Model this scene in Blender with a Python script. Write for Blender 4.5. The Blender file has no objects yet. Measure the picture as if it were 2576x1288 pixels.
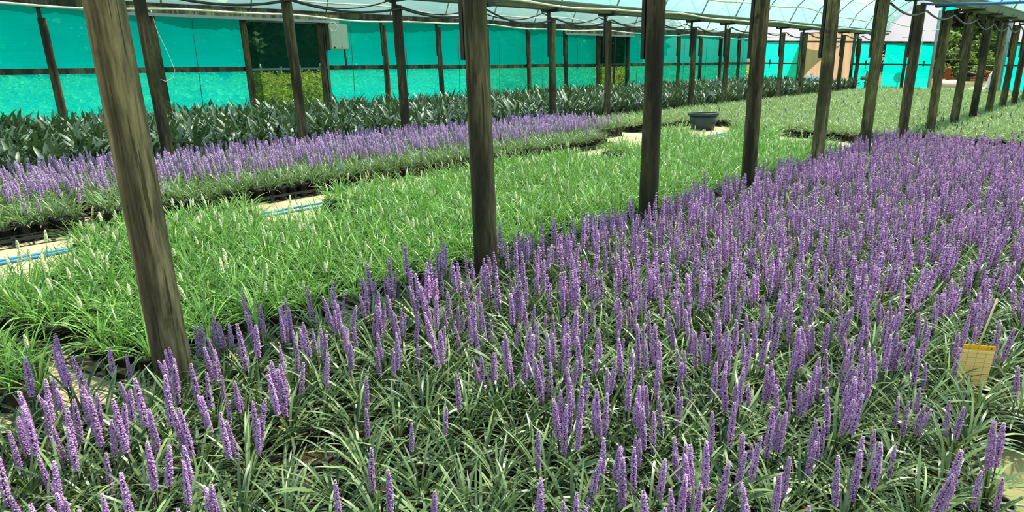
import bpy, math, random
from math import sin, cos, pi, radians
from mathutils import Vector, Matrix, Euler

S = bpy.context.scene
COL = S.collection
R = random.Random(7)

# ------------------------------------------------------------------ camera
FPX, PITCH, ROLL, YAW = 1565.75, .2864, -.0251, .7937
CAM = Vector((0, 0, 1.65))
_F0 = Vector((-sin(YAW), cos(YAW), 0)); _R = Vector((cos(YAW), sin(YAW), 0)); _U = Vector((0, 0, 1))
_F = cos(PITCH) * _F0 - sin(PITCH) * _U
_D = -sin(PITCH) * _F0 - cos(PITCH) * _U
RIGHT = cos(ROLL) * _R - sin(ROLL) * _D
DOWN = sin(ROLL) * _R + cos(ROLL) * _D
cd = bpy.data.cameras.new('camera'); cd.sensor_fit = 'HORIZONTAL'; cd.sensor_width = 36
cd.lens = 36 * FPX / 2576; cd.clip_start = .05; cd.clip_end = 300
co = bpy.data.objects.new('camera', cd); COL.objects.link(co); S.camera = co
m = Matrix.Identity(4)
for i in range(3):
    m[i][0] = RIGHT[i]; m[i][1] = -DOWN[i]; m[i][2] = -_F[i]; m[i][3] = CAM[i]
co.matrix_world = m


def lin(c):
    return tuple((v / 12.92 if v <= .04045 else ((v + .055) / 1.055) ** 2.4) for v in [x / 255 for x in c[:3]]) + (1,)


# ------------------------------------------------------------------ light
SUN_AZ, SUN_EL = (.10, 1.0), radians(66)      # high sun, ahead and to the right of the view
W = bpy.data.worlds.new('sky'); S.world = W; W.use_nodes = True
nt = W.node_tree; nt.nodes.clear()
o = nt.nodes.new('ShaderNodeOutputWorld'); b = nt.nodes.new('ShaderNodeBackground')
sky = nt.nodes.new('ShaderNodeTexSky'); sky.sky_type = 'NISHITA'; sky.sun_disc = False
sky.sun_elevation = SUN_EL; sky.sun_rotation = math.atan2(SUN_AZ[0], SUN_AZ[1]); sky.dust_density = 2.0; sky.air_density = 1.0
b.inputs[1].default_value = .17
nt.links.new(sky.outputs[0], b.inputs[0]); nt.links.new(b.outputs[0], o.inputs[0])
sl = bpy.data.lights.new('sun', 'SUN'); sl.energy = 11.5; sl.angle = radians(2.0); sl.color = (1, .95, .83)
so = bpy.data.objects.new('sun', sl); COL.objects.link(so)
h = Vector((SUN_AZ[0], SUN_AZ[1], 0)).normalized()
so.rotation_euler = (-(h * cos(SUN_EL) + Vector((0, 0, sin(SUN_EL))))).to_track_quat('-Z', 'Y').to_euler()
so.location = (5, 10, 20)
vs = S.view_settings
vs.view_transform = 'Standard'; vs.look = 'None'; vs.gamma = 1; vs.exposure = 0.0; vs.use_curve_mapping = False
S.display_settings.display_device = 'sRGB'
cy = S.cycles
cy.max_bounces = 6; cy.diffuse_bounces = 3; cy.glossy_bounces = 2; cy.transmission_bounces = 3
cy.transparent_max_bounces = 12; cy.caustics_reflective = False; cy.caustics_refractive = False

# ------------------------------------------------------------------ layout numbers
K = .0361
X1, X2, X3, X0, XA = -3.29, -10.22, -17.13, 3.64, 10.57   # post rows and the net wall
STEP, Y0 = 2.1563, .796
YE, YB = 36.93, -5.0                                     # end wall, back of what is built


def G(x):
    return K * (-x - 3.29)                                # the floor rises gently towards the net wall


def ZG(x):
    return 2.78 + .0361 * (-x - 3.29)                     # underside of the gutters


def px(p):
    v = Vector(p) - CAM; z = v.dot(_F)
    return (1288 + FPX * v.dot(RIGHT) / max(z, 1e-3), 644 + FPX * v.dot(DOWN) / max(z, 1e-3), z)


def seen(x, y, z, mg=160):
    a, c, d = px((x, y, z))
    return d > .2 and -mg < a < 2576 + mg and c < 1288 + 2.2 * mg


# ------------------------------------------------------------------ mesh building
class MB:
    def __init__(s):
        s.v = []; s.f = []; s.m = []; s.t = []; s.uv = []; s.sm = []

    def add(s, verts, faces, mat=0, tint=.5, uv=None, smooth=False):
        n = len(s.v); s.v.extend(verts)
        s.t.extend([tint] * len(verts)); s.uv.extend(uv if uv else [(0, 0)] * len(verts))
        for f in faces:
            s.f.append(tuple(i + n for i in f)); s.m.append(mat); s.sm.append(smooth)

    def join(s, o, mat=Matrix.Identity(4), off=0):
        n = len(s.v); s.v.extend([tuple(mat @ Vector(p)) for p in o.v]); s.t.extend(o.t); s.uv.extend(o.uv)
        s.f.extend([tuple(i + n for i in f) for f in o.f]); s.m.extend([i + off for i in o.m]); s.sm.extend(o.sm)

    def box(s, c, d, mat=0, rot=None, tint=.5):
        x, y, z = [k / 2 for k in d]
        v = [Vector(p) for p in ((-x, -y, -z), (x, -y, -z), (x, y, -z), (-x, y, -z), (-x, -y, z), (x, -y, z), (x, y, z), (-x, y, z))]
        if rot: e = Euler(rot).to_matrix(); v = [e @ p for p in v]
        v = [tuple(p + Vector(c)) for p in v]
        s.add(v, [(0, 3, 2, 1), (4, 5, 6, 7), (0, 1, 5, 4), (1, 2, 6, 5), (2, 3, 7, 6), (3, 0, 4, 7)], mat, tint)

    def tube(s, pts, rad, n=8, mat=0, cap=True, tint=.5, smooth=True):
        pts = [Vector(p) for p in pts]
        if not isinstance(rad, (list, tuple)): rad = [rad] * len(pts)
        vs, fs = [], []
        up = Vector((0, 0, 1)); prev = None
        for i, p in enumerate(pts):
            d = (pts[min(i + 1, len(pts) - 1)] - pts[max(i - 1, 0)]).normalized()
            if prev is None:
                a = d.cross(up)
                if a.length < .05: a = d.cross(Vector((1, 0, 0)))
            else:
                a = prev - d * prev.dot(d)
            a.normalize(); prev = a; c = d.cross(a)
            for k in range(n):
                t = 2 * pi * k / n
                vs.append(tuple(p + (a * cos(t) + c * sin(t)) * rad[i]))
        for i in range(len(pts) - 1):
            for k in range(n):
                q = (k + 1) % n
                fs.append((i * n + k, i * n + q, (i + 1) * n + q, (i + 1) * n + k))
        if cap:
            fs.append(tuple(range(n - 1, -1, -1))); e = (len(pts) - 1) * n; fs.append(tuple(range(e, e + n)))
        s.add(vs, fs, mat, tint, None, smooth)

    def lathe(s, prof, n=16, mat=0, tint=.5, smooth=True, c=(0, 0, 0)):
        vs, fs = [], []
        for r, z in prof:
            for k in range(n):
                t = 2 * pi * k / n; vs.append((c[0] + r * cos(t), c[1] + r * sin(t), c[2] + z))
        for i in range(len(prof) - 1):
            for k in range(n):
                q = (k + 1) % n; fs.append((i * n + k, i * n + q, (i + 1) * n + q, (i + 1) * n + k))
        s.add(vs, fs, mat, tint, None, smooth)

    def disc(s, r, z, n=16, mat=0, c=(0, 0)):
        s.add([(c[0] + r * cos(2 * pi * k / n), c[1] + r * sin(2 * pi * k / n), z) for k in range(n)], [tuple(range(n))], mat)

    def mesh(s, name, mats):
        me = bpy.data.meshes.new(name)
        me.from_pydata(s.v, [], s.f)
        me.polygons.foreach_set('material_index', s.m)
        me.polygons.foreach_set('use_smooth', s.sm)
        a = me.attributes.new('tint', 'FLOAT', 'POINT'); a.data.foreach_set('value', s.t)
        u = me.uv_layers.new(name='uv')
        li = [0] * len(me.loops); me.loops.foreach_get('vertex_index', li)
        fl = []
        for i in li: fl.extend(s.uv[i])
        u.data.foreach_set('uv', fl)
        for k in mats: me.materials.append(k)
        me.update(); return me


def obj(name, data, parent=None, loc=None, rot=None, **props):
    o = bpy.data.objects.new(name, data); COL.objects.link(o)
    if parent: o.parent = parent
    if loc is not None: o.location = loc
    if rot is not None: o.rotation_euler = rot
    for k, v in props.items(): o[k] = v
    return o


def thing(name, label, cat, loc=(0, 0, 0), rotz=0, group=None, data=None):
    o = obj(name, data, None, loc, (0, 0, rotz), label=label, category=cat)
    if group: o['group'] = group
    return o


# ------------------------------------------------------------------ materials
class NM:
    def __init__(s, name):
        s.m = bpy.data.materials.new(name); s.m.use_nodes = True; s.t = s.m.node_tree; s.t.nodes.clear()
        s.out = s.n('OutputMaterial')

    def n(s, t, **kw):
        q = s.t.nodes.new('ShaderNode' + t)
        for k, v in kw.items(): setattr(q, k, v)
        return q

    def l(s, a, b): s.t.links.new(a, b)

    def mix(s, fac, a, b, mode='MIX'):
        q = s.n('Mix', data_type='RGBA', blend_type=mode)
        for sock, v in ((q.inputs[0], fac), (q.inputs[6], a), (q.inputs[7], b)):
            if hasattr(v, 'is_linked'): s.l(v, sock)
            else: sock.default_value = v
        return q.outputs[2]

    def noise(s, scale, det=3, vec=(1, 1, 1), coord='Object', rough=.55, rnd=False):
        tc = s.n('TexCoord'); mp = s.n('Mapping'); mp.inputs['Scale'].default_value = vec
        if rnd:
            oi = s.n('ObjectInfo'); k = s.n('Math', operation='MULTIPLY'); k.inputs[1].default_value = 37; s.l(oi.outputs['Random'], k.inputs[0])
            cb = s.n('CombineXYZ'); s.l(k.outputs[0], cb.inputs[0]); s.l(k.outputs[0], cb.inputs[2]); s.l(cb.outputs[0], mp.inputs['Location'])
        s.l(tc.outputs[coord], mp.inputs[0]); q = s.n('TexNoise'); q.inputs['Scale'].default_value = scale
        q.inputs['Detail'].default_value = det; q.inputs['Roughness'].default_value = rough; s.l(mp.outputs[0], q.inputs[0]); return q.outputs[0]

    def ramp(s, v, a, b, c0=(0, 0, 0, 1), c1=(1, 1, 1, 1)):
        q = s.n('ValToRGB'); e = q.color_ramp.elements; e[0].position = a; e[1].position = b; e[0].color = c0; e[1].color = c1
        s.l(v, q.inputs[0]); return q.outputs[0]

    def pbr(s, col, rough=.6, spec=.5, metal=0, bump=None, bstr=.3, bd=.01):
        p = s.n('BsdfPrincipled')
        if hasattr(col, 'is_linked'): s.l(col, p.inputs['Base Color'])
        else: p.inputs['Base Color'].default_value = col
        p.inputs['Roughness'].default_value = rough; p.inputs['Specular IOR Level'].default_value = spec; p.inputs['Metallic'].default_value = metal
        if bump is not None:
            q = s.n('Bump'); q.inputs['Strength'].default_value = bstr; q.inputs['Distance'].default_value = bd
            s.l(bump, q.inputs['Height']); s.l(q.outputs[0], p.inputs['Normal'])
        return p.outputs[0]

    def mixs(s, fac, a, b):
        q = s.n('MixShader')
        if hasattr(fac, 'is_linked'): s.l(fac, q.inputs[0])
        else: q.inputs[0].default_value = fac
        s.l(a, q.inputs[1]); s.l(b, q.inputs[2]); return q.outputs[0]

    def bsdf(s, kind, col):
        q = s.n(kind)
        if hasattr(col, 'is_linked'): s.l(col, q.inputs[0])
        else: q.inputs[0].default_value = col
        return q.outputs[0]

    def done(s, sh): s.l(sh, s.out.inputs[0]); return s.m


def plain(name, c, rough=.6, spec=.5, metal=0, var=.12, scale=6):
    n = NM(name); c = lin(c)
    f = n.noise(scale, 3)
    d = tuple(k * (1 - var * 2) for k in c[:3]) + (1,)
    return n.done(n.pbr(n.mix(n.ramp(f, .3, .7), d, c), rough, spec, metal))


def leafmat(name, dark, light, rough=.42, spec=.5, trans=.25, tcol=None, margin=None, mw=.26):
    n = NM(name)
    at = n.n('Attribute', attribute_name='tint')
    oi = n.n('ObjectInfo')
    c = n.mix(at.outputs['Fac'], lin(dark), lin(light))
    hv = n.n('HueSaturation'); mr = n.n('MapRange'); mr.inputs['To Min'].default_value = .82; mr.inputs['To Max'].default_value = 1.18
    n.l(oi.outputs['Random'], mr.inputs[0]); n.l(mr.outputs[0], hv.inputs['Value']); n.l(c, hv.inputs['Color']); c = hv.outputs[0]
    if margin:
        uv = n.n('UVMap', uv_map='uv'); sp = n.n('SeparateXYZ'); n.l(uv.outputs[0], sp.inputs[0])
        a = n.n('Math', operation='SUBTRACT'); n.l(sp.outputs[0], a.inputs[0]); a.inputs[1].default_value = .5
        a2 = n.n('Math', operation='ABSOLUTE'); n.l(a.outputs[0], a2.inputs[0])
        a3 = n.n('Math', operation='GREATER_THAN'); n.l(a2.outputs[0], a3.inputs[0]); a3.inputs[1].default_value = mw
        c = n.mix(a3.outputs[0], c, lin(margin))
    p = n.pbr(c, rough, spec)
    tr = n.bsdf('BsdfTranslucent', n.mix(.5, c, lin(tcol or light)))
    return n.done(n.mixs(trans, p, tr))


def wood(name):
    n = NM(name)
    oi = n.n('ObjectInfo')
    grain = n.noise(9, 6, (6, 6, .6), rnd=True); stain = n.noise(1.5, 5, (2.4, 2.4, .55), rnd=True, rough=.62); crack = n.noise(14, 3, (3.4, 3.4, .16), rough=.5, rnd=True)
    knot = n.noise(5, 3, (1.2, 1.2, 1.0), rnd=True)
    base = n.mix(n.ramp(grain, .3, .72), lin((74, 64, 46)), lin((158, 138, 106)))
    base = n.mix(n.ramp(stain, .41, .56, c1=(.95, .95, .95, 1)), base, lin((52, 44, 32)))
    moss = n.noise(2.4, 3, (1.5, 1.5, .5), rnd=True)
    base = n.mix(n.ramp(moss, .5, .75, c1=(.5, .5, .5, 1)), base, lin((112, 114, 70)))
    base = n.mix(n.ramp(knot, .66, .74, c1=(.8, .8, .8, 1)), base, lin((44, 36, 28)))
    base = n.mix(n.ramp(crack, .63, .67, c1=(.75, .75, .75, 1)), base, lin((34, 28, 20)))
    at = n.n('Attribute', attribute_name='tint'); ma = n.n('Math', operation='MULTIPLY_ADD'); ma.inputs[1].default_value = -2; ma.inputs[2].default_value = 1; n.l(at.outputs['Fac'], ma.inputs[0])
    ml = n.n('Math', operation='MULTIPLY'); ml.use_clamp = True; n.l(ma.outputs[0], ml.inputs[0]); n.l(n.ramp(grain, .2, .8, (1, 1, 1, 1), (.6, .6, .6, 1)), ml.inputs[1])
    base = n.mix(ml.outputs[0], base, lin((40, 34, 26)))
    base = n.mix(1.0, base, oi.outputs['Color'], 'MULTIPLY')
    return n.done(n.pbr(base, .8, .3, 0, n.ramp(grain, .2, .8), .5, .008))


def net(name, col, tcol, see, streak=.25):
    n = NM(name)
    f = n.noise(3, 3, (.3, .3, 14)); f2 = n.noise(.8, 3)
    c = n.mix(n.ramp(f, .3, .7, c1=(streak,) * 3 + (1,)), lin(col), lin([k * .8 for k in col]))
    c = n.mix(n.ramp(f2, .4, .8, c1=(streak,) * 3 + (1,)), c, lin([min(255, k * 1.1 + 14) for k in col]))
    dif = n.bsdf('BsdfDiffuse', c); trl = n.bsdf('BsdfTranslucent', c)
    return n.done(n.mixs(see, n.mixs(.72, dif, trl), n.bsdf('BsdfTransparent', lin(tcol))))


M = {}
M['violet_leaf'] = leafmat('violet_leaf', (27, 50, 24), (158, 172, 114), .38, .5, .17, (150, 180, 90))
M['lilac_leaf'] = leafmat('lilac_leaf', (44, 74, 40), (128, 150, 96), .40, .5, .22, (150, 190, 90), (170, 178, 124), .40)
M['green_leaf'] = leafmat('green_leaf', (44, 84, 32), (158, 196, 96), .38, .5, .26, (150, 205, 80))
M['striped_leaf'] = leafmat('striped_leaf', (36, 72, 32), (108, 142, 74), .42, .45, .24, (160, 195, 100), (204, 208, 148), .33)
M['clivia_leaf'] = leafmat('clivia_leaf', (32, 52, 34), (98, 116, 82), .42, .5, .12, (120, 160, 80))
M['dry_leaf'] = leafmat('dry_leaf', (150, 120, 70), (206, 176, 118), .6, .3, .2)
M['violet_floret'] = leafmat('violet_floret', (184, 112, 190), (255, 216, 242), .55, .3, .30, (220, 160, 236))
M['lilac_floret'] = leafmat('lilac_floret', (192, 140, 204), (255, 226, 246), .55, .3, .32, (230, 180, 240))
M['white_floret'] = leafmat('white_floret', (252, 240, 186), (255, 250, 216), .55, .3, .2, (255, 246, 200))
M['dusk_floret'] = leafmat('dusk_floret', (70, 58, 100), (120, 96, 150), .6, .3, .2)
M['flower_stem'] = plain('flower_stem', (62, 42, 58), .5)
M['green_stem'] = plain('green_stem', (120, 160, 80), .5)
M['pot'] = plain('pot_plastic', (34, 34, 36), .42, .5)
M['tray'] = plain('tray_plastic', (40, 41, 43), .4, .5)
M['soil'] = plain('soil', (74, 58, 42), .95, .1, 0, .3, 60)
M['tub'] = plain('tub_plastic', (58, 66, 62), .45, .4)
M['wood'] = wood('weathered_timber')
M['board'] = wood('grey_board')
M['steel'] = plain('dark_steel', (58, 50, 46), .6, .4, .2)
M['galv'] = plain('galvanised', (150, 158, 156), .5, .5, .3)
M['gutter'] = plain('gutter_sheet', (108, 122, 108), .6, .3, .1)
M['alu'] = plain('door_frame_metal', (116, 128, 122), .5, .5, .3)
M['dark_frame'] = plain('dark_frame', (40, 46, 40), .6)
M['pvc'] = plain('pvc', (226, 222, 196), .45)
M['cable'] = plain('black_cable', (38, 48, 46), .5)
M['blue_pipe'] = plain('blue_pipe', (44, 116, 190), .4)
M['hose'] = plain('blue_hose', (62, 140, 200), .4)
M['enamel'] = plain('box_enamel', (176, 184, 160), .5, .4, 0, .05)
M['white_wire'] = plain('white_wire', (220, 226, 214), .5)
M['teal_net'] = net('teal_net', (0, 246, 230), (100, 240, 232), .29)
M['teal_band'] = net('teal_band', (20, 170, 160), (90, 220, 205), .22)
M['door_net'] = net('door_net', (22, 84, 70), (176, 200, 176), .62, .1)
M['white_sheet'] = net('white_sheet', (206, 202, 216), (230, 230, 240), .06, .06)
M['tarp'] = net('tarp', (206, 172, 140), (230, 210, 180), .04, .1)
M['drape_net'] = net('drape_net', (120, 150, 120), (190, 220, 195), .5, .1)
M['rust'] = plain('orange_paint', (196, 92, 52), .6, .3, 0, .2)
M['rust_dark'] = plain('dark_machine', (64, 48, 44), .6)
M['bag'] = plain('bag_white', (240, 234, 238), .7, .3, 0, .04)
M['roll'] = plain('roll_fabric', (232, 196, 172), .8, .2, 0, .08)
M['bark'] = plain('bark', (92, 76, 58), .9, .2)
M['bush_yellow'] = leafmat('bush_yellow', (110, 140, 40), (212, 220, 96), .55, .3, .3)
M['bush_green'] = leafmat('bush_green', (64, 96, 44), (150, 178, 84), .55, .3, .3)
M['tree_dark'] = leafmat('tree_dark', (34, 58, 34), (84, 112, 58), .55, .3, .2)
M['tree_olive'] = leafmat('tree_olive', (76, 80, 44), (150, 146, 70), .55, .3, .2)
M['bronze'] = plain('valve_bronze', (150, 140, 108), .5, .4, .3)
M['orange'] = plain('orange_petal', (236, 122, 60), .5)
M['straw'] = plain('bamboo', (196, 178, 124), .6)

n = NM('film')                                    # roof film: lets most of the sun through, scatters the rest
c = n.mix(n.ramp(n.noise(.5, 4), .35, .7), lin((176, 244, 240)), lin((206, 252, 248)))
M['film'] = n.done(n.mixs(.62, n.mixs(.86, n.bsdf('BsdfDiffuse', c), n.bsdf('BsdfTranslucent', c)), n.bsdf('BsdfTransparent', lin((238, 250, 243)))))

n = NM('floor')
f = n.noise(3, 5); g = n.noise(40, 3); w = n.noise(1.1, 4)
c = n.mix(n.ramp(f, .3, .7), lin((178, 152, 122)), lin((204, 180, 150)))
c = n.mix(n.ramp(g, .35, .75, c1=(.3, .3, .3, 1)), c, lin((148, 120, 94)))
tc = n.n('TexCoord'); sp = n.n('SeparateXYZ'); n.l(tc.outputs['Object'], sp.inputs[0])
mr = n.n('MapRange'); mr.inputs[1].default_value = -.9; mr.inputs[2].default_value = -.5; n.l(sp.outputs[0], mr.inputs[0])
mo = n.mix(n.ramp(w, .35, .65), lin((112, 104, 62)), lin((158, 142, 98)))
c = n.mix(mr.outputs[0], c, mo)
M['floor'] = n.done(n.pbr(c, .85, .25, 0, g, .3, .004))
n = NM('earth')
c = n.mix(n.ramp(n.noise(1.5, 5), .35, .7), lin((74, 84, 46)), lin((116, 106, 72)))
M['earth'] = n.done(n.pbr(c, .9, .1))

n = NM('card')                                    # sticky trap: deep yellow band above a paler gridded field
tc = n.n('TexCoord'); sp = n.n('SeparateXYZ'); n.l(tc.outputs['Object'], sp.inputs[0])
def line(sock, pitch, wd, off=0.):
    a = n.n('Math', operation='ADD'); a.inputs[1].default_value = 10 + off; n.l(sock, a.inputs[0])
    b_ = n.n('Math', operation='MODULO'); b_.inputs[1].default_value = pitch; n.l(a.outputs[0], b_.inputs[0])
    q = n.n('Math', operation='LESS_THAN'); q.inputs[1].default_value = wd; n.l(b_.outputs[0], q.inputs[0]); return q.outputs[0]
hi = n.n('Math', operation='GREATER_THAN'); n.l(sp.outputs[2], hi.inputs[0]); hi.inputs[1].default_value = .195
c = n.mix(hi.outputs[0], lin((255, 214, 146)), lin((255, 190, 26)))
c = n.mix(line(sp.outputs[0], .042, .0014), c, lin((120, 100, 50)))
c = n.mix(line(sp.outputs[2], .024, .0012), c, lin((150, 122, 60)))
c = n.mix(line(sp.outputs[2], .058, .004, .02), c, lin((250, 236, 190)))
M['card'] = n.done(n.mixs(.25, n.pbr(c, .4, .5), n.bsdf('BsdfTranslucent', c)))

# ------------------------------------------------------------------ structure
def sheet(name, mat, quads, th=0, parent=None, **kw):
    mb = MB()
    for q in quads: mb.add(q, [tuple(range(len(q)))])
    return obj(name, mb.mesh(name, [mat]), parent, **kw)

mb = MB()
def fz(x): return G(x)
mb.add([(x, y, fz(x)) for x in (X3, XA + 4) for y in (YB, YE)] + [(x, y, fz(x) - .12) for x in (X3, XA + 4) for y in (YB, YE)],
       [(0, 2, 3, 1), (4, 5, 7, 6), (0, 1, 5, 4), (2, 6, 7, 3), (0, 4, 6, 2), (1, 3, 7, 5)])
obj('floor', mb.mesh('floor', [M['floor']]), kind='structure')
# ground outside: beyond the net wall and beyond the end wall
mb = MB()
mb.add([(-75, -30, G(-75)), (X3, -30, G(X3) - .02), (X3, 80, G(X3) - .02), (-75, 80, G(-75))], [(0, 1, 2, 3)])
mb.add([(X3, YE, G(X3) - .02), (40, YE, -.6), (40, 80, 2.4), (X3, 80, 3.2)], [(0, 1, 2, 3)])
mb.add([(XA + 4, -30, G(XA + 4) - .1), (60, -30, -1.5), (60, YE, -1.5), (XA + 4, YE, G(XA + 4) - .1)], [(0, 1, 2, 3)])
obj('ground', mb.mesh('ground', [M['earth']]), kind='structure')

RISE = 1.95
def arch(xa, xb, u):
    return xa + (xb - xa) * u, (1 - u) * ZG(xa) + u * ZG(xb) + .07 + RISE * max(0, 1 - (2 * u - 1) ** 2) ** .62

def bay(i, xa, xb, hoops=True):
    N = 26; ys = [YB + (YE + .1 - YB) * k / 40 for k in range(41)]
    mb = MB(); vs = []
    for k, y in enumerate(ys):
        for j in range(N + 1):
            x, z = arch(xa, xb, j / N); vs.append((x, y, z + .012 * sin(y * 2.9 + j * .3)))
    fs = [(k * (N + 1) + j, k * (N + 1) + j + 1, (k + 1) * (N + 1) + j + 1, (k + 1) * (N + 1) + j) for k in range(40) for j in range(N)]
    mb.add(vs, fs, 0, .5, None, True)
    o = obj('ceiling', mb.mesh('ceiling', [M['film']]), kind='structure')
    if not hoops: return o
    hb = MB(); hb.tube([(arch(xa, xb, j / 20)[0], 0, arch(xa, xb, j / 20)[1] - .045) for j in range(21)], .021, 6)
    hm = hb.mesh('hoop', [M['galv']])
    k = 0
    while True:
        y = Y0 + .22 + STEP * k; k += 1
        if y > YE: break
        if y < -1: continue
        obj('hoop', hm, o, (0, y, 0))
    for u in (.1, .2, .3, .4, .5, .6, .7, .8, .9):
        x, z = arch(xa, xb, u)
        wb = MB(); wb.tube([(x, YB, z - .02), (x, YE, z - .02)], .006, 4)
        obj('roof_wire', wb.mesh('roof_wire', [M['galv']]), o)
    return o

bay(0, X3, X2); bay(1, X2, X1); bay(2, X1, X0); bay(3, X0, XA, False)

# gutters along the post rows
def gutter(x, label, y0=-2, y1=YE):
    mb = MB(); z = ZG(x); w, t = .24, .012
    pr = [(-w, .16), (-w + .02, .15), (-.12, .0), (.12, .0), (w - .02, .15), (w, .16), (w, .145), (w - .03, .135), (.13, -t), (-.13, -t), (-w + .03, .135), (-w, .145)]
    n_ = len(pr); vs = [(x + a, y, z + b_) for y in (y0, y1) for a, b_ in pr]
    mb.add(vs, [(k, (k + 1) % n_, n_ + (k + 1) % n_, n_ + k) for k in range(n_)])
    g_ = thing('gutter', label, 'gutter', data=None)
    obj('gutter_channel', mb.mesh('gutter_channel', [M['gutter']]), g_)
    lb = MB(); lb.box((x + w - .02, (y0 + y1) / 2, z + .155), (.035, y1 - y0, .03)); obj('gutter_lip', lb.mesh('gutter_lip', [M['galv']]), g_)
gutter(X1, 'wide sheet metal gutter above the post row of the violet bed')
gutter(X2, 'long sheet metal gutter above the post row before the clivias')
mb = MB(); mb.box((X3 - .02, (YE - 2) / 2, ZG(X3) + .11), (.12, YE + 2, .22))
obj('trim_1', mb.mesh('eave_beam', [M['board']]), kind='structure')
bpy.data.objects['trim_1'].color = (.42, .46, .42, 1)

# net wall on the left
def netwall(name, pts, mat):
    mb = MB(); mb.add(pts, [tuple(range(len(pts)))]); return mb.mesh(name, [mat])
WX = X3 - .27
D1 = (7.22, 9.58); D2 = (22.3, 24.58)
wl = None
zt = ZG(X3) + .16; zb = G(X3)
mb = MB()
for y0_, y1_ in ((YB, D1[0] + .2), (D1[1] + .05, D2[0] + .2), (D2[1] + .05, YE)):
    k = max(2, int((y1_ - y0_) * 3)); vs = []; fs = []
    for i in range(k + 1):
        y = y0_ + (y1_ - y0_) * i / k
        for j in range(9):
            vs.append((WX + .012 * sin(y * 5.1 + j) * (j % 8 > 0), y, zb + (zt - zb) * j / 8))
    for i in range(k):
        for j in range(8): a = i * 9 + j; fs.append((a, a + 1, a + 10, a + 9))
    mb.add(vs, fs, 0, .5, None, True)
wl = obj('wall_left', mb.mesh('wall_left', [M['teal_net']]), kind='structure')
# scalloped overlap along the top
mb = MB(); vs = []; fs = []; k = 400; r_ = random.Random(3); d = .18
for i in range(k + 1):
    y = 1 + (YE - 1) * i / k
    d = min(.42, max(.08, d + r_.uniform(-.035, .035)))
    vs += [(WX + .035, y, zt - .02), (WX + .04, y, zt - .12 - d - .02 * abs(sin(y * 6)))]
    if i < k and not (D1[0] < y < D1[1] or D2[0] < y < D2[1]): fs.append((2 * i, 2 * i + 1, 2 * i + 3, 2 * i + 2))
mb.add(vs, fs, 0, .5, None, True); obj('top_overlap', mb.mesh('top_overlap', [M['teal_band']]), wl)
# rail boards between the posts, and thin net cords
for k in range(-1, 17):
    y = 2.93 + STEP * k
    if D1[0] - .3 < y < D1[1] - .5 or D2[0] - .3 < y < D2[1] - .5: continue
    zr = 1.93 - .09 * (y / 36)
    mb = MB(); mb.box((X3 - .155 + R.uniform(-.004, .004), y + STEP / 2, zr + R.uniform(-.012, .012)), (.045, STEP - .012, .125), 0, (R.uniform(-.004, .004), 0, 0))
    q = obj('rail_board', mb.mesh('rail_board', [M['board']]), wl); v = R.uniform(.55, 1.05); q.color = (v, v * .98, v * .9, 1)
for k in range(0, 16):
    y = 2.93 + STEP * (k + .45 + R.uniform(-.08, .08))
    if D1[0] < y < D1[1] or D2[0] < y < D2[1]: continue
    mb = MB(); mb.tube([(WX + .03, y + .03, zt), (WX + .035, y, 1.9), (WX + .03, y - .05, zb)], .008, 5)
    obj('net_cord', mb.mesh('net_cord', [M['dark_frame']]), wl)
mb = MB(); mb.box((X3 - .2, (YE - 2) / 2, zb + .08), (.06, YE + 4, .16)); obj('baseboard_left', mb.mesh('baseboard_left', [M['board']]), kind='structure')

# screened doors in the net wall
def door(nm, y0_, y1_, ztop, mull, fmat, hinge):
    L = y1_ - y0_; d_ = obj(nm, None, None, (X3 + .0, y0_, 0), kind='structure')
    def bar(name, c, dd, mt=None):
        m_ = MB(); m_.box(c, dd); obj(name, m_.mesh(name, [mt or fmat]), d_)
    z0 = zb + .05
    bar('door_jamb', (0, .03, (z0 + ztop) / 2), (.07, .06, ztop - z0)); bar('door_jamb', (0, L - .03, (z0 + ztop) / 2), (.07, .06, ztop - z0), M['dark_frame'] if hinge else None)
    bar('door_head', (0, L / 2, ztop), (.07, L, .06)); bar('door_rail', (.0, L / 2, 1.9), (.045, L - .1, .05)); bar('door_bottom_rail', (0, L / 2, z0 + .05), (.05, L - .1, .1))
    for q in mull: bar('door_stile', (.01, q, (z0 + ztop) / 2), (.05, .055, ztop - z0 - .06))
    m_ = MB(); m_.add([(-.02, .05, z0), (-.02, L - .05, z0), (-.02, L - .05, ztop), (-.02, .05, ztop)], [(0, 1, 2, 3)])
    obj('door_screen', m_.mesh('door_screen', [M['door_net']]), d_)
    m_ = MB()
    for a, b_ in (((.05, .3)), ((L - .24, L - .06))): m_.add([(-.035, a, z0), (-.035, b_ + .06, z0), (-.035, b_, ztop), (-.035, a, ztop)], [(0, 1, 2, 3)])
    obj('screen_overlap', m_.mesh('screen_overlap', [M['door_net']]), d_)
    m_ = MB(); m_.box((.06, mull[0] + .09, 1.75), (.03, .02, .14)); obj('door_handle', m_.mesh('door_handle', [M['dark_frame']]), d_)
door('door_1', D1[0], D1[1], 3.13, (1.2,), M['alu'], False)
door('door_2', D2[0], D2[1], 3.06, (1.15,), M['dark_frame'], True)

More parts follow.
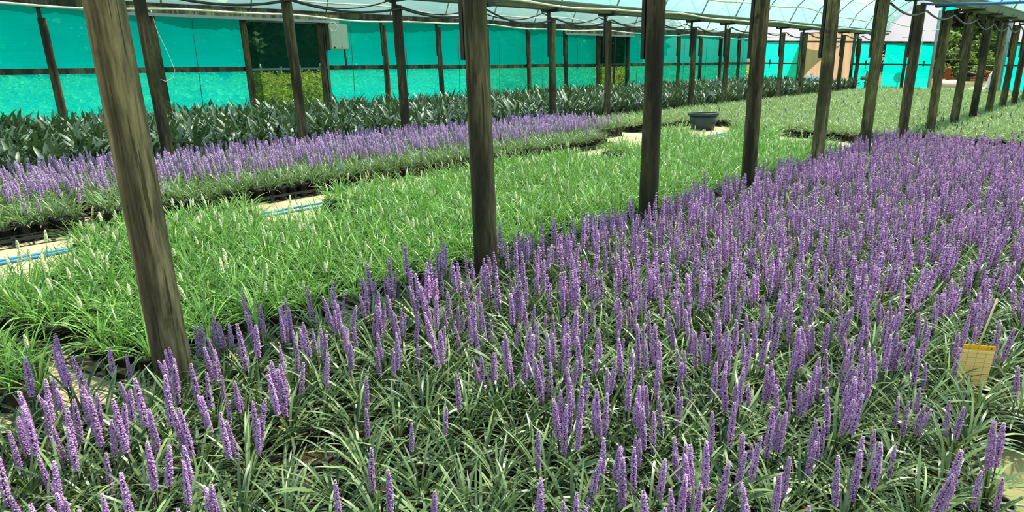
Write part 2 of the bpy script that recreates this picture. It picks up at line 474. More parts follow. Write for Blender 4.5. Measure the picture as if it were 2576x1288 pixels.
def header(y0_, y1_, z, label):
    t = thing('door_track', label, 'door track', (X3 + .1, (y0_ + y1_) / 2, z)); L = y1_ - y0_
    m_ = MB(); m_.box((0, 0, 0), (.05, L, .22)); q = obj('track_board', m_.mesh('track_board', [M['board']]), t); q.color = (1.3, 1.4, 1.3, 1)
    m_ = MB(); m_.box((.05, 0, -.07), (.06, L, .05)); m_.box((.075, 0, -.09), (.012, L, .05)); obj('track_rail', m_.mesh('track_rail', [M['galv']]), t)
    for i in range(5):
        m_ = MB(); y = -L / 2 + L * (i + .5) / 5; m_.tube([(.03, y, .06), (.08, y + .01, .07), (.08, y + .02, .02), (.05, y + .02, -.02)], .008, 5); obj('hook', m_.mesh('hook', [M['dark_frame']]), t)
header(4.3, 9.95, 3.24, 'grey sliding door track above the larger screened door')
header(20.0, 24.75, 3.16, 'short grey door track above the far screened door')

# end wall
def hz(x): return 2.37 + .0545 * (-x - 4.6)
def rz(x): return 1.40 + .036 * (-x - 4.6)
OP = (-8.0, -5.22); TA = (-14.4, -11.65)
we = obj('wall_end', None, None, (0, YE, 0), kind='structure')
def panel(name, xa, xb, lo, hi, mat, y=0., nseg=6):
    m_ = MB(); vs = []; fs = []
    for i in range(nseg + 1):
        x = xa + (xb - xa) * i / nseg
        vs += [(x, y + .01 * sin(x * 7), lo(x)), (x, y + .012 * sin(x * 5 + 1), hi(x))]
    for i in range(nseg): fs.append((2 * i, 2 * i + 1, 2 * i + 3, 2 * i + 2))
    m_.add(vs, fs); return obj(name, m_.mesh(name, [mat]), we)
for xa, xb in ((X3, TA[0]), (TA[1], -10.3), (-10.14, OP[0] - .05), (OP[1] + .05, X1), (X1, X0), (X0, XA)):
    panel('net_panel', xa, xb, lambda x: G(x), lambda x: hz(x) - .04, M['teal_net'])
def archz(x):
    for xa, xb in ((X3, X2), (X2, X1), (X1, X0), (X0, XA)):
        if xa <= x <= xb + 1e-6: return arch(xa, xb, (x - xa) / (xb - xa))[1]
    return 3
for xa, xb in ((X3, TA[0]), (TA[1], X2), (X2, OP[0]), (OP[1], X1), (X1, X0), (X0, XA)):
    panel('gable_sheet', xa, xb, lambda x: hz(x) + .03, archz, M['white_sheet'], .02, 14)
panel('gable_sheet', TA[0], TA[1], lambda x: 3.35 + 0 * x, archz, M['white_sheet'], .02, 14)
panel('gable_net', OP[0], OP[1], lambda x: 3.95 + .1 * (x + 8), archz, M['teal_net'], .02, 8)
m_ = MB()
for xa, xb in ((X3, -10.2), (-10.2, X1), (X1, XA)):
    m_.box(((xa + xb) / 2, 0, (hz(xa) + hz(xb)) / 2), (xb - xa, .09, .09), 0, (0, math.atan((hz(xa) - hz(xb)) / (xb - xa)), 0))
q = obj('header_beam', m_.mesh('header_beam', [M['board']]), we); q.color = (.8, .85, .75, 1)
for xa, xb in ((X3, TA[0]), (TA[1], OP[0]), (OP[1], XA)):
    m_ = MB(); m_.box(((xa + xb) / 2, -.03, (rz(xa) + rz(xb)) / 2), (xb - xa, .05, .07), 0, (0, math.atan((rz(xa) - rz(xb)) / (xb - xa)), 0))
    obj('rail_bar', m_.mesh('rail_bar', [M['dark_frame']]), we)
for x, zt_, mm in ((TA[0], hz(TA[0]) + .5, 'dark_frame'), (TA[1], 3.3, 'wood'), (OP[0], 4.0, 'galv'), (OP[1], 4.0, 'galv'), (-16.9, 3.2, 'wood'), (-9.2, hz(-9.2), 'dark_frame')):
    m_ = MB(); m_.tube([(x, .0, G(x)), (x, .0, zt_)], .075, 10); q = obj('end_post', m_.mesh('end_post', [M[mm]]), we); q.color = (.7, .8, .65, 1)
# small latches on the end rail
for x in (-16.0, -10.95, -6.0 - 2.35):
    m_ = MB(); m_.box((x, -.09, rz(x) + .06), (.06, .05, .26)); m_.tube([(x, -.09, rz(x) - .1), (x + .03, -.1, rz(x) - .25)], .012, 5)
    obj('latch', m_.mesh('latch', [M['dark_frame']]), we)

# ------------------------------------------------------------------ timber posts
def log_mesh(hh, r0, r1, seed):
    r_ = random.Random(seed); m_ = MB(); n_ = 20; zs = [-.05, .0, .25, .5, .8, 1.1, 1.4, 1.7, 2.0, 2.25, hh - .01, hh]
    vs = []; fs = []; ph = [r_.uniform(0, 6.28) for _ in range(6)]
    bx, by = r_.uniform(-.012, .012), r_.uniform(-.012, .012)
    for i, z in enumerate(zs):
        t = z / hh; r = r0 + (r1 - r0) * t
        if z == hh: r *= .93
        cx, cy_ = bx * sin(t * 3.1), by * sin(t * 4 + 1)
        for k in range(n_):
            a = 2 * pi * k / n_
            rr = r * (1 + .022 * sin(2 * a + ph[0] + z) + .018 * sin(3 * a + ph[1] - z * 1.3) + .02 * sin(z * 3.3 + ph[2]) - (.05 if k == int(ph[3] * 3) % n_ else 0))
            vs.append((cx + rr * cos(a), cy_ + rr * sin(a), z))
    for i in range(len(zs) - 1):
        for k in range(n_): q = (k + 1) % n_; fs.append((i * n_ + k, i * n_ + q, (i + 1) * n_ + q, (i + 1) * n_ + k))
    fs.append(tuple(range(n_ - 1, -1, -1))); e = (len(zs) - 1) * n_; fs.append(tuple(range(e, e + n_)))
    m_.add(vs, fs, 0, .5, None, True)
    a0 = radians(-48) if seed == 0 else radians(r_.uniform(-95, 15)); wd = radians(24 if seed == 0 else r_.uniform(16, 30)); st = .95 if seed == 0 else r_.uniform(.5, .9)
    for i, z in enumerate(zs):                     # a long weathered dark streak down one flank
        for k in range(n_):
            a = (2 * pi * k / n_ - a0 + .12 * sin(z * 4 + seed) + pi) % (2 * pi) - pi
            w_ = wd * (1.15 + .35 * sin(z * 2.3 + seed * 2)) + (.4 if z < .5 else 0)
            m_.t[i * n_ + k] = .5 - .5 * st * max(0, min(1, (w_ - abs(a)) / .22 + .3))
    return m_.mesh('log', [M['wood']])
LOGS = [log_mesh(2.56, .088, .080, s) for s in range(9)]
ORD = ['first', 'second', 'third', 'fourth', 'fifth', 'sixth', 'seventh', 'eighth', 'ninth', 'tenth', 'eleventh', 'twelfth', 'thirteenth', 'fourteenth', 'fifteenth', 'sixteenth', 'seventeenth']
hb = MB(); hb.box((0, 0, -.02), (.5, .2, .04)); hb.box((-.25, 0, .01), (.01, .2, .06)); hb.box((.25, 0, .01), (.01, .2, .06)); HEAD = hb.mesh('head_plate', [M['steel']])
hb = MB(); hb.box((-.098, -.01, -.52), (.035, .075, 1.0)); STRAP = hb.mesh('strap', [M['steel']])
hb = MB()
for z in (-.3, -.5, -.75, -.92): hb.tube([(-.1, -.02, z), (-.122, -.02, z)], .012, 6)
BOLT = hb.mesh('bolt', [M['galv']])

def post(x, y, col, label, grp, i, dx=0, lean=(0, 0), topdrop=0.):
    z0 = G(x); z1 = ZG(x)
    t = thing('timber_post', label, 'post', (x + dx, y, z0), 0, grp)
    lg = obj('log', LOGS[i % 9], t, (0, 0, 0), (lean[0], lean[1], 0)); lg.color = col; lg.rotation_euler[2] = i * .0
    lg.scale[2] = (z1 - z0 - .14 - topdrop) / 2.56
    hd = obj('head_plate', HEAD, t, (0, 0, z1 - z0 - .015))
    st = obj('strap', STRAP, t, (0, 0, z1 - z0 - .02))
    bo = obj('bolt', BOLT, st)
    return t
cols1 = [(1.3, 1.22, 1.12), (.78, .74, .66), (.62, .56, .5), (.72, .66, .54), (1.35, 1.38, 1.1), (.85, .86, .68), (.5, .47, .42), (.72, .76, .6), (.8, .85, .66), (.6, .6, .48), (.85, .88, .66), (.8, .84, .6), (.75, .7, .55), (.7, .7, .6), (.7, .7, .6), (.7, .7, .6), (.7, .7, .6)]
for i in range(17):
    y = Y0 + STEP * i
    c = cols1[i] + (1,)
    lab = 'thickest looking timber post with a dark streak, standing where three beds meet' if i == 0 else \
        f'{ORD[i]} timber post along the violet lilyturf bed, counted from the thickest one'
    if i == 4: lab = 'palest timber post of the violet bed row, fifth from the thickest'
    post(X1, y, c, lab, 'posts along the violet bed', i)
for i in range(0, 16):
    y = 2.93 + STEP * i; v = R.uniform(.55, .95); c = (v, v * .96, v * .84, 1)
    post(X2, y, c, f'{ORD[i]} timber post of the row between lilac lilyturf and clivias', 'posts in front of the clivia bed', i + 3, 0, (0, 0), R.choice((0, .05, .1)))
for i in range(0, 16):
    y = 2.93 + STEP * i
    if D1[0] - .3 < y < D1[1] + .2 and i != 2 and i != 3: continue
    v = R.uniform(.5, .8); c = (v, v, v * .84, 1)
    hw = post(X3, y, c, f'{ORD[i]} timber post standing against the long teal net wall', 'posts against the teal net wall', i + 5, 0, (0, 0), .12 if i == 0 else 0)
    for q in hw.children:
        if q.name.startswith('head_plate'): q.scale[0] = .36

# ------------------------------------------------------------------ pipes and cables
def pipe(name, label, cat, pts, r, mat, fit=None, fitname='coupling'):
    t = thing(name, label, cat)
    m_ = MB(); m_.tube(pts, r, 8); obj('tubing', m_.mesh('tubing', [mat]), t)
    for p in (fit or []):
        i = min(range(len(pts)), key=lambda k: (Vector(pts[k]) - Vector(p)).length)
        a = Vector(pts[i]); d_ = (Vector(pts[min(i + 1, len(pts) - 1)]) - Vector(pts[max(0, i - 1)])).normalized() * r * 2.2
        m_ = MB(); m_.tube([a - d_, a + d_], r * 1.35, 8); obj(fitname, m_.mesh(fitname, [mat]), t)
    return t
def wavy(x, y0_, y1_, z, amp, step=.35, ph=0., slope=0.):
    pts = []; y = y0_
    while y <= y1_: pts.append((x + .02 * sin(y * .9 + ph), y, z + slope * (y - y0_) + amp * sin(y * .83 + ph) + amp * .5 * sin(y * 1.9 + ph * 2))); y += step
    return pts
p = wavy(X2 + .27, -1, YE - .3, ZG(X2) + .07, .03, .35, .6); pipe('water_pipe', 'cream plastic pipe running under the gutter before the clivias', 'pipe', p, .024, M['pvc'], p[6::9])
p = wavy(X3 + .75, -1, YE - .3, 3.235, .035, .35, 2.1, -.003); pipe('water_pipe', 'cream plastic pipe sagging along the top of the net wall', 'pipe', p, .024, M['pvc'], p[5::8])
p = wavy(-13.6, 2, YE - .5, 3.25, .05, .35, 1.3, -.004); pipe('water_pipe', 'thin cream pipe with drippers hung over the clivia bed', 'pipe', p, .016, M['pvc'], p[3::5], 'dripper')
p = wavy(-6.6, 7, YE - .5, 3.05, .045, .35, .2, -.009); pipe('water_pipe', 'thin cream pipe with drippers hung above the green bed', 'pipe', p, .016, M['pvc'], p[3::5], 'dripper')
def sagline(x, ys, z, sag, zjit=.03, seed=1):
    r_ = random.Random(seed); pts = []; zz = [z + r_.uniform(-zjit, zjit) for _ in ys]
    for i in range(len(ys) - 1):
        s_ = sag * r_.uniform(.75, 1.25)
        for k in range(10):
            u = k / 10; pts.append((x + .01 * sin(u * 6), ys[i] + (ys[i + 1] - ys[i]) * u, zz[i] * (1 - u) + zz[i + 1] * u - s_ * 4 * u * (1 - u)))
    return pts
ys = [Y0 + STEP * k for k in range(5, 17)]
pipe('irrigation_cable', 'dark cable looping from post to post along the violet bed row', 'cable', sagline(X1 + .1, ys, ZG(X1) - .22, .14, .03, 4), .017, M['cable'])
ys = [2.93 + STEP * k for k in range(0, 16)]
pipe('irrigation_cable', 'dark cable looping from post to post before the clivias', 'cable', sagline(X2 + .11, ys, ZG(X2) - .16, .15, .05, 9), .02, M['cable'])
pipe('irrigation_cable', 'second dark cable slung lower beside the clivia post row', 'cable', sagline(X2 - .3, ys[1:9], ZG(X2) - .06, .2, .05, 19), .014, M['cable'])
p = [(X1 + .0 + 6.8 * u, 13.73 - u * 5.2, 2.66 - 1.0 * u * (1 - u)) for u in [k / 30 for k in range(31)]]
pipe('blue_pipe', 'blue plastic pipe running off the seventh post under the roof', 'pipe', p, .022, M['blue_pipe'])
def ring(name, label, pts, r, mat): pipe(name, label, 'wire', pts, r, mat)

# ------------------------------------------------------------------ switch box on the net wall
t = thing('switch_box', 'pale green metal switch box fixed beside the larger screened door', 'switch box', (X3 + .12, 9.90, 2.76))
mb = MB(); mb.box((0, 0, 0), (.16, .56, .68)); obj('box_body', mb.mesh('box_body', [M['enamel']]), t)
mb = MB(); mb.box((.088, 0, 0), (.016, .54, .66)); dd = obj('box_door', mb.mesh('box_door', [M['enamel']]), t)
mb = MB(); mb.tube([(.095, -.19, -.29), (.115, -.19, -.29)], .03, 10); obj('lock', mb.mesh('lock', [M['dark_frame']]), dd)
mb = MB(); mb.tube([(.095, .05, -.28), (.11, .05, -.28)], .012, 8); obj('screw', mb.mesh('screw', [M['dark_frame']]), dd)
mb = MB(); mb.box((-.02, -.33, .0), (.06, .1, .72)); q = obj('back_board', mb.mesh('back_board', [M['board']]), t); q.color = (.5, .5, .42, 1)
mb = MB(); mb.tube([(-.02, .19, -.34), (-.02, .20, -.84)], .03, 8); obj('conduit', mb.mesh('conduit', [M['dark_frame']]), t)
mb = MB(); mb.tube([(.12, -.2 + .13 * sin(a), .26 + .12 * cos(a)) for a in [k * 2 * pi / 18 for k in range(19)]], .008, 5, 0, False)
ring_o = thing('wire_loop', 'loop of white wire hanging over the switch box corner', 'wire', (X3 + .14, 9.90, 2.76), 0, None, mb.mesh('wire_loop', [M['white_wire']]))
mb = MB(); mb.tube([(0, 0, 1.42), (.01, .06, .95), (.02, .22, .4), (.02, .3, .05), (.02, .22, -.13), (.01, .05, -.2), (0, -.12, -.12)], .006, 5)
thing('wire_strand', 'thin wire hanging in a curve against the net left of the door', 'wire', (X3 + .16, 5.05, 1.85), 0, None, mb.mesh('wire_strand', [M['white_wire']]))

# ------------------------------------------------------------------ plant geometry
def leaf(mb, az, L, w, e0, e1, segs=6, base=(0, 0, 0), tint=.5, mat=0, fold=0., power=1.0, roll=0., curl=0.):
    vs, uv, fs = [], [], []
    p = Vector(base); a = az
    nv = 3 if fold else 2
    for i in range(segs + 1):
        s = i / segs; e = e0 + (e1 - e0) * s ** power
        hd_ = Vector((cos(a), sin(a), 0)); t_ = hd_ * cos(e) + Vector((0, 0, sin(e)))
        side = Vector((-sin(a), cos(a), 0)); nrm = t_.cross(side)
        sd = side * cos(roll * s) + nrm * sin(roll * s)
        ww = w * .5 * (min(1, .45 + 1.6 * s) if s < .35 else 1) * (1 if s < .72 else max(.04, 1 - ((s - .72) / .28) ** 1.7))
        if nv == 2: vs += [tuple(p - sd * ww), tuple(p + sd * ww)]; uv += [(0, s), (1, s)]
        else: vs += [tuple(p - sd * ww), tuple(p - nrm * fold * ww), tuple(p + sd * ww)]; uv += [(0, s), (.5, s), (1, s)]
        p = p + t_ * (L / segs); a += curl / segs
    for i in range(segs):
        for k in range(nv - 1):
            q = i * nv + k; fs.append((q, q + 1, q + nv + 1, q + nv))
    mb.add(vs, fs, mat, tint, uv, True)

OCT = [(1, 0, 0), (-1, 0, 0), (0, 1, 0), (0, -1, 0), (0, 0, 1), (0, 0, -1)]
OCF = [(0, 2, 4), (2, 1, 4), (1, 3, 4), (3, 0, 4), (2, 0, 5), (1, 2, 5), (3, 1, 5), (0, 3, 5)]

def spike(r_, H, L, rad, rings, per, fr, bend=0., stem=1, flo=0, budtop=.12):
    """stem of height H carrying florets over its top L; origin at the stem foot"""
    mb = MB(); a0 = r_.uniform(0, 6.28); bx, by = cos(a0), sin(a0)
    def ax(s): d_ = bend * s * s * H; return Vector((bx * d_, by * d_, s * H))
    mb.tube([ax(k / 4) for k in range(5)], [.0026, .0025, .0023, .002, .0012], 4, stem, False)
    for i in range(rings):
        u = i / (rings - 1); s = (H - L + L * u) / H; c = ax(s)
        rr = rad * (.72 + .9 * u if u < .25 else 1.0 - .62 * ((u - .25) / .75) ** 1.5)
        k_ = max(3, int(per * (.55 + .45 * rr / rad)))
        for k in range(k_):
            if r_.random() < .06: continue
            t_ = 2 * pi * (k + .5 * (i % 2)) / k_ + r_.uniform(-.3, .3)
            f = fr * r_.uniform(.8, 1.2) * (1 if u < .8 else 1 - 1.6 * (u - .8))
            q = rr * r_.uniform(.78, 1.12)
            pp = c + Vector((cos(t_) * q, sin(t_) * q, r_.uniform(-.3, .3) * L / rings))
            ti = min(1, max(0, r_.gauss(.36, .2) + (.35 if u > 1 - budtop else 0)))
            mb.add([(pp.x + f * x, pp.y + f * y, pp.z + f * z) for x, y, z in OCT], OCF, flo, ti)
    return mb

def foliage_tuft(r_, n_, L, w, e0, e1, dry=0, spread=.025, segs=6, tmu=.4, tsd=.25):
    mb = MB()
    for i in range(n_):
        az = r_.uniform(0, 2 * pi); q = r_.random()
        a = e0[0] + (e0[1] - e0[0]) * q; b_ = e1[0] + (e1[1] - e1[0]) * q + r_.uniform(-.2, .2)
        rr = spread * (1 - q) * r_.uniform(.4, 1)
        leaf(mb, az, L * r_.uniform(.7, 1.12), w * r_.uniform(.75, 1.15), a, b_, segs, (rr * cos(az), rr * sin(az), 0),
             min(1, max(0, r_.gauss(tmu, tsd))), 0, 0, r_.uniform(.9, 1.5), r_.uniform(-.7, .7), r_.uniform(-.5, .5))
    for i in range(dry):
        az = r_.uniform(0, 2 * pi); leaf(mb, az, L * r_.uniform(.35, .6), w, r_.uniform(.1, .5), r_.uniform(-1.4, -.7), 5, (.05 * cos(az), .05 * sin(az), 0), r_.random(), 1)
    return mb

def pot_mb(r, hh, lod=12):
    mb = MB()
    mb.lathe([(r * .80, 0), (r * .94, hh * .86), (r, hh * .86), (r, hh), (r * .93, hh), (r * .9, hh * .88)], lod, 0)
    mb.disc(r * .91, hh * .89, lod, 1); mb.disc(r * .8, .002, lod, 0); return mb

class Kind:
    pass
def make_kind(key, r_, nvar, foli, spikes, pot, mats, nsp, sp_spread=.045, lean=.10, whole_spikes=None):
    """foli: list of foliage MBs; spikes: list of spike MBs (low detail too)."""
    kd = Kind(); kd.key = key
    fm = [M[mats[0]], M['dry_leaf']]; sm = [M[mats[1]], M[mats[2]]]
    kd.foliage = [f.mesh('foliage', fm) for f in foli]
    kd.spikes = [s.mesh('flower_spike', sm) for s in spikes[0]]
    kd.pot = pot.mesh('pot', [M['pot'], M['soil']])
    kd.ph = max(z for _, _, z in pot.v) * .9
    kd.sp_spread, kd.lean, kd.nsp = sp_spread, lean, nsp
    kd.whole = []
    for v in range(nvar):
        mb = MB(); mb.join(pot, Matrix.Identity(4), 0)
        mb.join(foli[v % len(foli)], Matrix.Translation((0, 0, kd.ph)), 2)
        k = whole_spikes[v] if whole_spikes else nsp(r_)
        for _ in range(k):
            q = spot(kd, r_); mb.join(spikes[1][r_.randrange(len(spikes[1]))], q, 4)
        kd.whole.append(mb.mesh(key, [M['pot'], M['soil']] + fm + sm))
    return kd

def spot(kd, r_):
    a = r_.uniform(0, 6.28); q = kd.sp_spread * math.sqrt(r_.random())
    le = Matrix.Rotation(r_.uniform(0, kd.lean), 4, Vector((-sin(a), cos(a), 0)))
    return Matrix.Translation((q * cos(a), q * sin(a), kd.ph)) @ le @ Matrix.Rotation(r_.uniform(0, 6.28), 4, 'Z') @ Matrix.Scale(r_.uniform(.82, 1.12), 4)

r_ = random.Random(21)
# violet lilyturf of the near bed
fv = [foliage_tuft(r_, 40, .27, .0098, (.3, 1.35), (-1.0, .4), 0, .03, 6, .36, .30) for _ in range(6)]
sv = [spike(r_, r_.uniform(.28, .37), r_.uniform(.15, .22), r_.uniform(.0098, .0124), 30, 9, .0041, r_.uniform(0, .10)) for _ in range(10)]
sv2 = [spike(r_, r_.uniform(.29, .36), r_.uniform(.16, .21), .0120, 14, 6, .0066, r_.uniform(0, .08)) for _ in range(6)]
def nsp_v(r): return r.choice((1, 1, 2, 2, 2, 3, 3))
VIO = make_kind('violet_lilyturf', r_, 8, fv, (sv, sv2), pot_mb(.085, .14), ('violet_leaf', 'violet_floret', 'flower_stem'), nsp_v, .05, .16, [3, 3, 4, 4, 3, 2, 4, 3])
# lilac lilyturf of the strip bed
fl_ = [foliage_tuft(r_, 28, .25, .0095, (.6, 1.4), (-.7, .6), 4, .025, 5, .45, .26) for _ in range(6)]
sl1 = [spike(r_, r_.uniform(.26, .33), r_.uniform(.13, .18), .0125, 14, 6, .0066, r_.uniform(0, .08)) for _ in range(8)]
LIL = make_kind('lilac_lilyturf', r_, 10, fl_, (sl1, sl1), pot_mb(.068, .165), ('lilac_leaf', 'lilac_floret', 'flower_stem'), nsp_v, .04, .10, [2, 3, 2, 3, 4, 1, 0, 0, 1, 0])
# white lilyturf of the bright green bed
fg = [foliage_tuft(r_, 38, .31, .0080, (.55, 1.45), (-.8, .9), 0, .028, 6, .42, .26) for _ in range(6)]
sg = [spike(r_, r_.uniform(.29, .37), r_.uniform(.055, .085), .0078, 11, 6, .0054, r_.uniform(0, .12)) for _ in range(6)]
GRN = make_kind('white_lilyturf', r_, 10, fg, (sg, sg), pot_mb(.075, .14), ('green_leaf', 'white_floret', 'green_stem'), lambda r: r.choice((0, 0, 0, 1, 1)), .06, .18, [0, 0, 0, 1, 0, 0, 0, 1, 0, 0])
# striped lilyturf of the far beds
fs_ = [foliage_tuft(r_, 28, .26, .010, (.6, 1.45), (-1.0, .6), 1, .025, 5, .5, .28) for _ in range(6)]
ss_ = [spike(r_, r_.uniform(.24, .30), .11, .011, 8, 5, .008, 0) for _ in range(4)]
STR = make_kind('striped_lilyturf', r_, 10, fs_, (ss_, ss_), pot_mb(.075, .14, 10), ('striped_leaf', 'dusk_floret', 'flower_stem'), lambda r: 0, .05, .1, [0, 0, 0, 1, 0, 0, 0, 0, 0, 0])

def gn_scatter(name, pts, protos, **props):
    me = bpy.data.meshes.new(name); me.from_pydata([p[0] for p in pts], [], [])
    a = me.attributes.new('rot', 'FLOAT_VECTOR', 'POINT'); a.data.foreach_set('vector', [c for p in pts for c in p[1]])
    a = me.attributes.new('scl', 'FLOAT', 'POINT'); a.data.foreach_set('value', [p[2] for p in pts])
    a = me.attributes.new('idx', 'INT', 'POINT'); a.data.foreach_set('value', [p[3] for p in pts])
    o = obj(name, me, **props); o['kind'] = 'stuff'
    g = bpy.data.node_groups.new(name, 'GeometryNodeTree')
    g.interface.new_socket(name='Geometry', in_out='INPUT', socket_type='NodeSocketGeometry'); g.interface.new_socket(name='Geometry', in_out='OUTPUT', socket_type='NodeSocketGeometry')
    N = g.nodes.new; gi = N('NodeGroupInput'); go = N('NodeGroupOutput'); ip = N('GeometryNodeInstanceOnPoints'); jn = N('GeometryNodeJoinGeometry')
    for p in reversed(protos):
        oi = N('GeometryNodeObjectInfo'); oi.transform_space = 'ORIGINAL'; oi.inputs['Object'].default_value = p; oi.inputs['As Instance'].default_value = True
        g.links.new(oi.outputs['Geometry'], jn.inputs[0])
    def at(nm, ty, sock):
        q = N('GeometryNodeInputNamedAttribute'); q.data_type = ty; q.inputs[0].default_value = nm
        g.links.new([s_ for s_ in q.outputs if s_.enabled and s_.name == 'Attribute'][0], sock)
    g.links.new(gi.outputs[0], ip.inputs['Points']); g.links.new(jn.outputs[0], ip.inputs['Instance']); ip.inputs['Pick Instance'].default_value = True
    at('idx', 'INT', ip.inputs['Instance Index']); at('rot', 'FLOAT_VECTOR', ip.inputs['Rotation']); at('scl', 'FLOAT', ip.inputs['Scale'])
    g.links.new(ip.outputs[0], go.inputs[0])
    md = o.modifiers.new('scatter', 'NODES'); md.node_group = g
    return o

def grid(xa, xb, ya, yb, p, jit, ok, r_):
    out = []; nx = int((xb - xa) / p); ny = int((yb - ya) / p)
    for i in range(nx + 1):
        for j in range(ny + 1):
            x = xa + i * p + r_.uniform(-jit, jit); y = ya + (j + .5 * (i % 2) * (jit > .02)) * p + r_.uniform(-jit, jit)
            if ok(x, y) and seen(x, y, G(x) + .2): out.append((x, y))
    out.sort(key=lambda q: px((q[0], q[1], G(q[0]) + .2))[2])
    return out

def clear_of_posts(x, y, m=.13):
    for xr, o_ in ((X1, Y0), (X2, Y0)):
        if abs(x - xr) < m:
            k = round((y - o_) / STEP)
            if abs(y - o_ - k * STEP) < m: return False
    return True

CORE = {}
def plant(kd, x, y, label, cat, grp, nsp, r_, s=1.):
    """one potted plant with its parts; parts are copies that share mesh data"""
    key = kd.key
    if key not in CORE:
        CORE[key] = (bpy.data.objects.new('pot', kd.pot), [bpy.data.objects.new('foliage', f) for f in kd.foliage], [bpy.data.objects.new('flower_spike', f) for f in kd.spikes])
        for f in CORE[key][1]: f['kind'] = 'stuff'
    t = bpy.data.objects.new(key, None); COL.objects.link(t); t.empty_display_size = .05
    t.location = (x, y, G(x)); t.rotation_euler = (0, 0, r_.uniform(0, 6.28)); t.scale = (s, s, s)
    t['label'] = label; t['category'] = cat; t['group'] = grp
    a = CORE[key][0].copy(); COL.objects.link(a); a.parent = t
    b_ = r_.choice(CORE[key][1]).copy(); COL.objects.link(b_); b_.parent = t; b_.location = (0, 0, kd.ph)
    for _ in range(nsp):
        c = r_.choice(CORE[key][2]).copy(); COL.objects.link(c); c.parent = t; c.matrix_local = spot(kd, r_)
    return t

NUM = ['no', 'one', 'two', 'three', 'four', 'five', 'six', 'seven']
def populate(kd, pts, n_parts, n_whole, lab, cat, nspf, varf, r_, massname, masslabel, smin=.88, smax=1.12, massgroup=None):
    whole_objs = []
    for i, (x, y) in enumerate(pts[:n_parts]):
        k = nspf(x, y, r_); l_, g_ = lab(x, y, k, True)
        plant(kd, x, y, l_, cat, g_, k, r_, r_.uniform(smin, smax))
    for i, (x, y) in enumerate(pts[n_parts:n_parts + n_whole]):
        v = i if i < len(kd.whole) else varf(x, y, r_); l_, g_ = lab(x, y, 0, False)
        s = r_.uniform(smin, smax)
        o = bpy.data.objects.new(kd.key, kd.whole[v]); COL.objects.link(o); o.location = (x, y, G(x)); o.rotation_euler = (r_.uniform(-.05, .05), r_.uniform(-.05, .05), r_.uniform(0, 6.28)); o.scale = (s, s, s)
        o['label'] = l_; o['category'] = cat; o['group'] = g_
        whole_objs.append(o)
    rest = [((x, y, G(x)), (r_.uniform(-.05, .05), r_.uniform(-.05, .05), r_.uniform(0, 6.28)), r_.uniform(smin, smax), varf(x, y, r_)) for x, y in pts[n_parts + n_whole:]]
    if rest: gn_scatter(massname, rest, whole_objs[:len(kd.whole)], label=masslabel, category='plants')

# ---- violet bed
r_ = random.Random(5)
def ok_v(x, y):
    if (x + 2.24) ** 2 + ((y - .94) * .8) ** 2 < .16 ** 2: return False
    if (x + .40) ** 2 + (y - 3.60) ** 2 < .09 ** 2: return False
    return clear_of_posts(x, y, .12) and -3.42 + .05 * sin(y * 3) < x < -.165
pv = grid(-3.5, -.08, -.6, 13.4, .176, .025, ok_v, r_)
def lab_v(x, y, k, det):
    i = min(6, max(0, round((y - Y0) / STEP)))
    side = 'on the bed side by the posts' if x < -2.4 else 'along the mossy path edge' if x < -.0 and x > -1.2 else 'in the middle of the bed'
    if det:
        n_ = 'no open spike' if k == 0 else f'{NUM[k]} violet spike' + ('s' if k > 1 else '')
        g = f'violet lilyturfs level with the {ORD[i]} post, {side}, {n_}'
        return f'violet lilyturf with {n_}, level with {ORD[i]} post, {side.replace("on the bed side ", "").replace("in the middle of the bed", "mid bed")}', g
    return f'violet lilyturf level with the {ORD[i]} post, {side}', f'plainer violet lilyturfs level with the {ORD[i]} post, {side}'
def nsp_vb(x, y, r): 
    if (x + 1.9) ** 2 + (y - 1.25) ** 2 < .35: return r.choice((0, 0, 1))
    if x > -.5: return r.choice((0, 0, 0, 1, 2))
    return r.choice((0, 1, 2, 2, 3, 3, 4)) if y < 1.6 else r.choice((1, 2, 2, 3, 3, 4))
populate(VIO, pv, 288, 12, lab_v, 'plant', nsp_vb, lambda x, y, r: r.randrange(8), r_, 'violet_lilyturf_mass', 'mass of violet lilyturf filling the far part of the near bed')

# ---- bright green bed with white spikes
r_ = random.Random(6)
def yfront(x): return .20 + (x + 5.06) * .36
def ok_g(x, y):
    if not clear_of_posts(x, y, .13) or x > -3.66: return False
    if y < yfront(x) + .05: return -5.3 < x < -3.78 and y < yfront(x) - .24
    gap = any(a < y < b_ for a, b_ in ((-1, 1.0), (2.6, 3.5), (7.9, 8.9)))
    q = x / max(y, .1)
    if (y > 11.4 and -.568 < q < -.492) or (y > 9.5 and -.70 < q < -.645): return False
    if (x + 7.92) ** 2 + (y - 14.63) ** 2 < .55 ** 2 or (y > 13.4 and x > -7.6): gap = True
    if x < (-5.85 if gap else -7.3 if y > 11 else -6.75): return False
    return y < (14.1 if x < -6.2 else 13.4 if x < -5.4 else 12.1) + .3 * sin(x * 4) and r_.random() > .03
pg = grid(-7.4, -3.66, -1.2, 14.4, .165, .03, ok_g, r_)
def lab_g(x, y, k, det):
    i = min(6, max(0, round((y - Y0) / STEP))); side = 'beside the violet bed' if x > -5.0 else 'by the hose path'
    if y < yfront(x) - .3: return 'bright green lilyturf in the small clump before the sandy gap', 'green lilyturfs in the small clump'
    sp_ = 'narrow leaves' if not det else 'no spike' if k == 0 else f'{NUM[k]} cream spike' + ('s' if k > 1 else '')
    return f'grassy bright green lilyturf with {sp_}, {side}, level with {ORD[i]} post', f'bright green lilyturfs {side}, {ORD[i]} post, {sp_}'
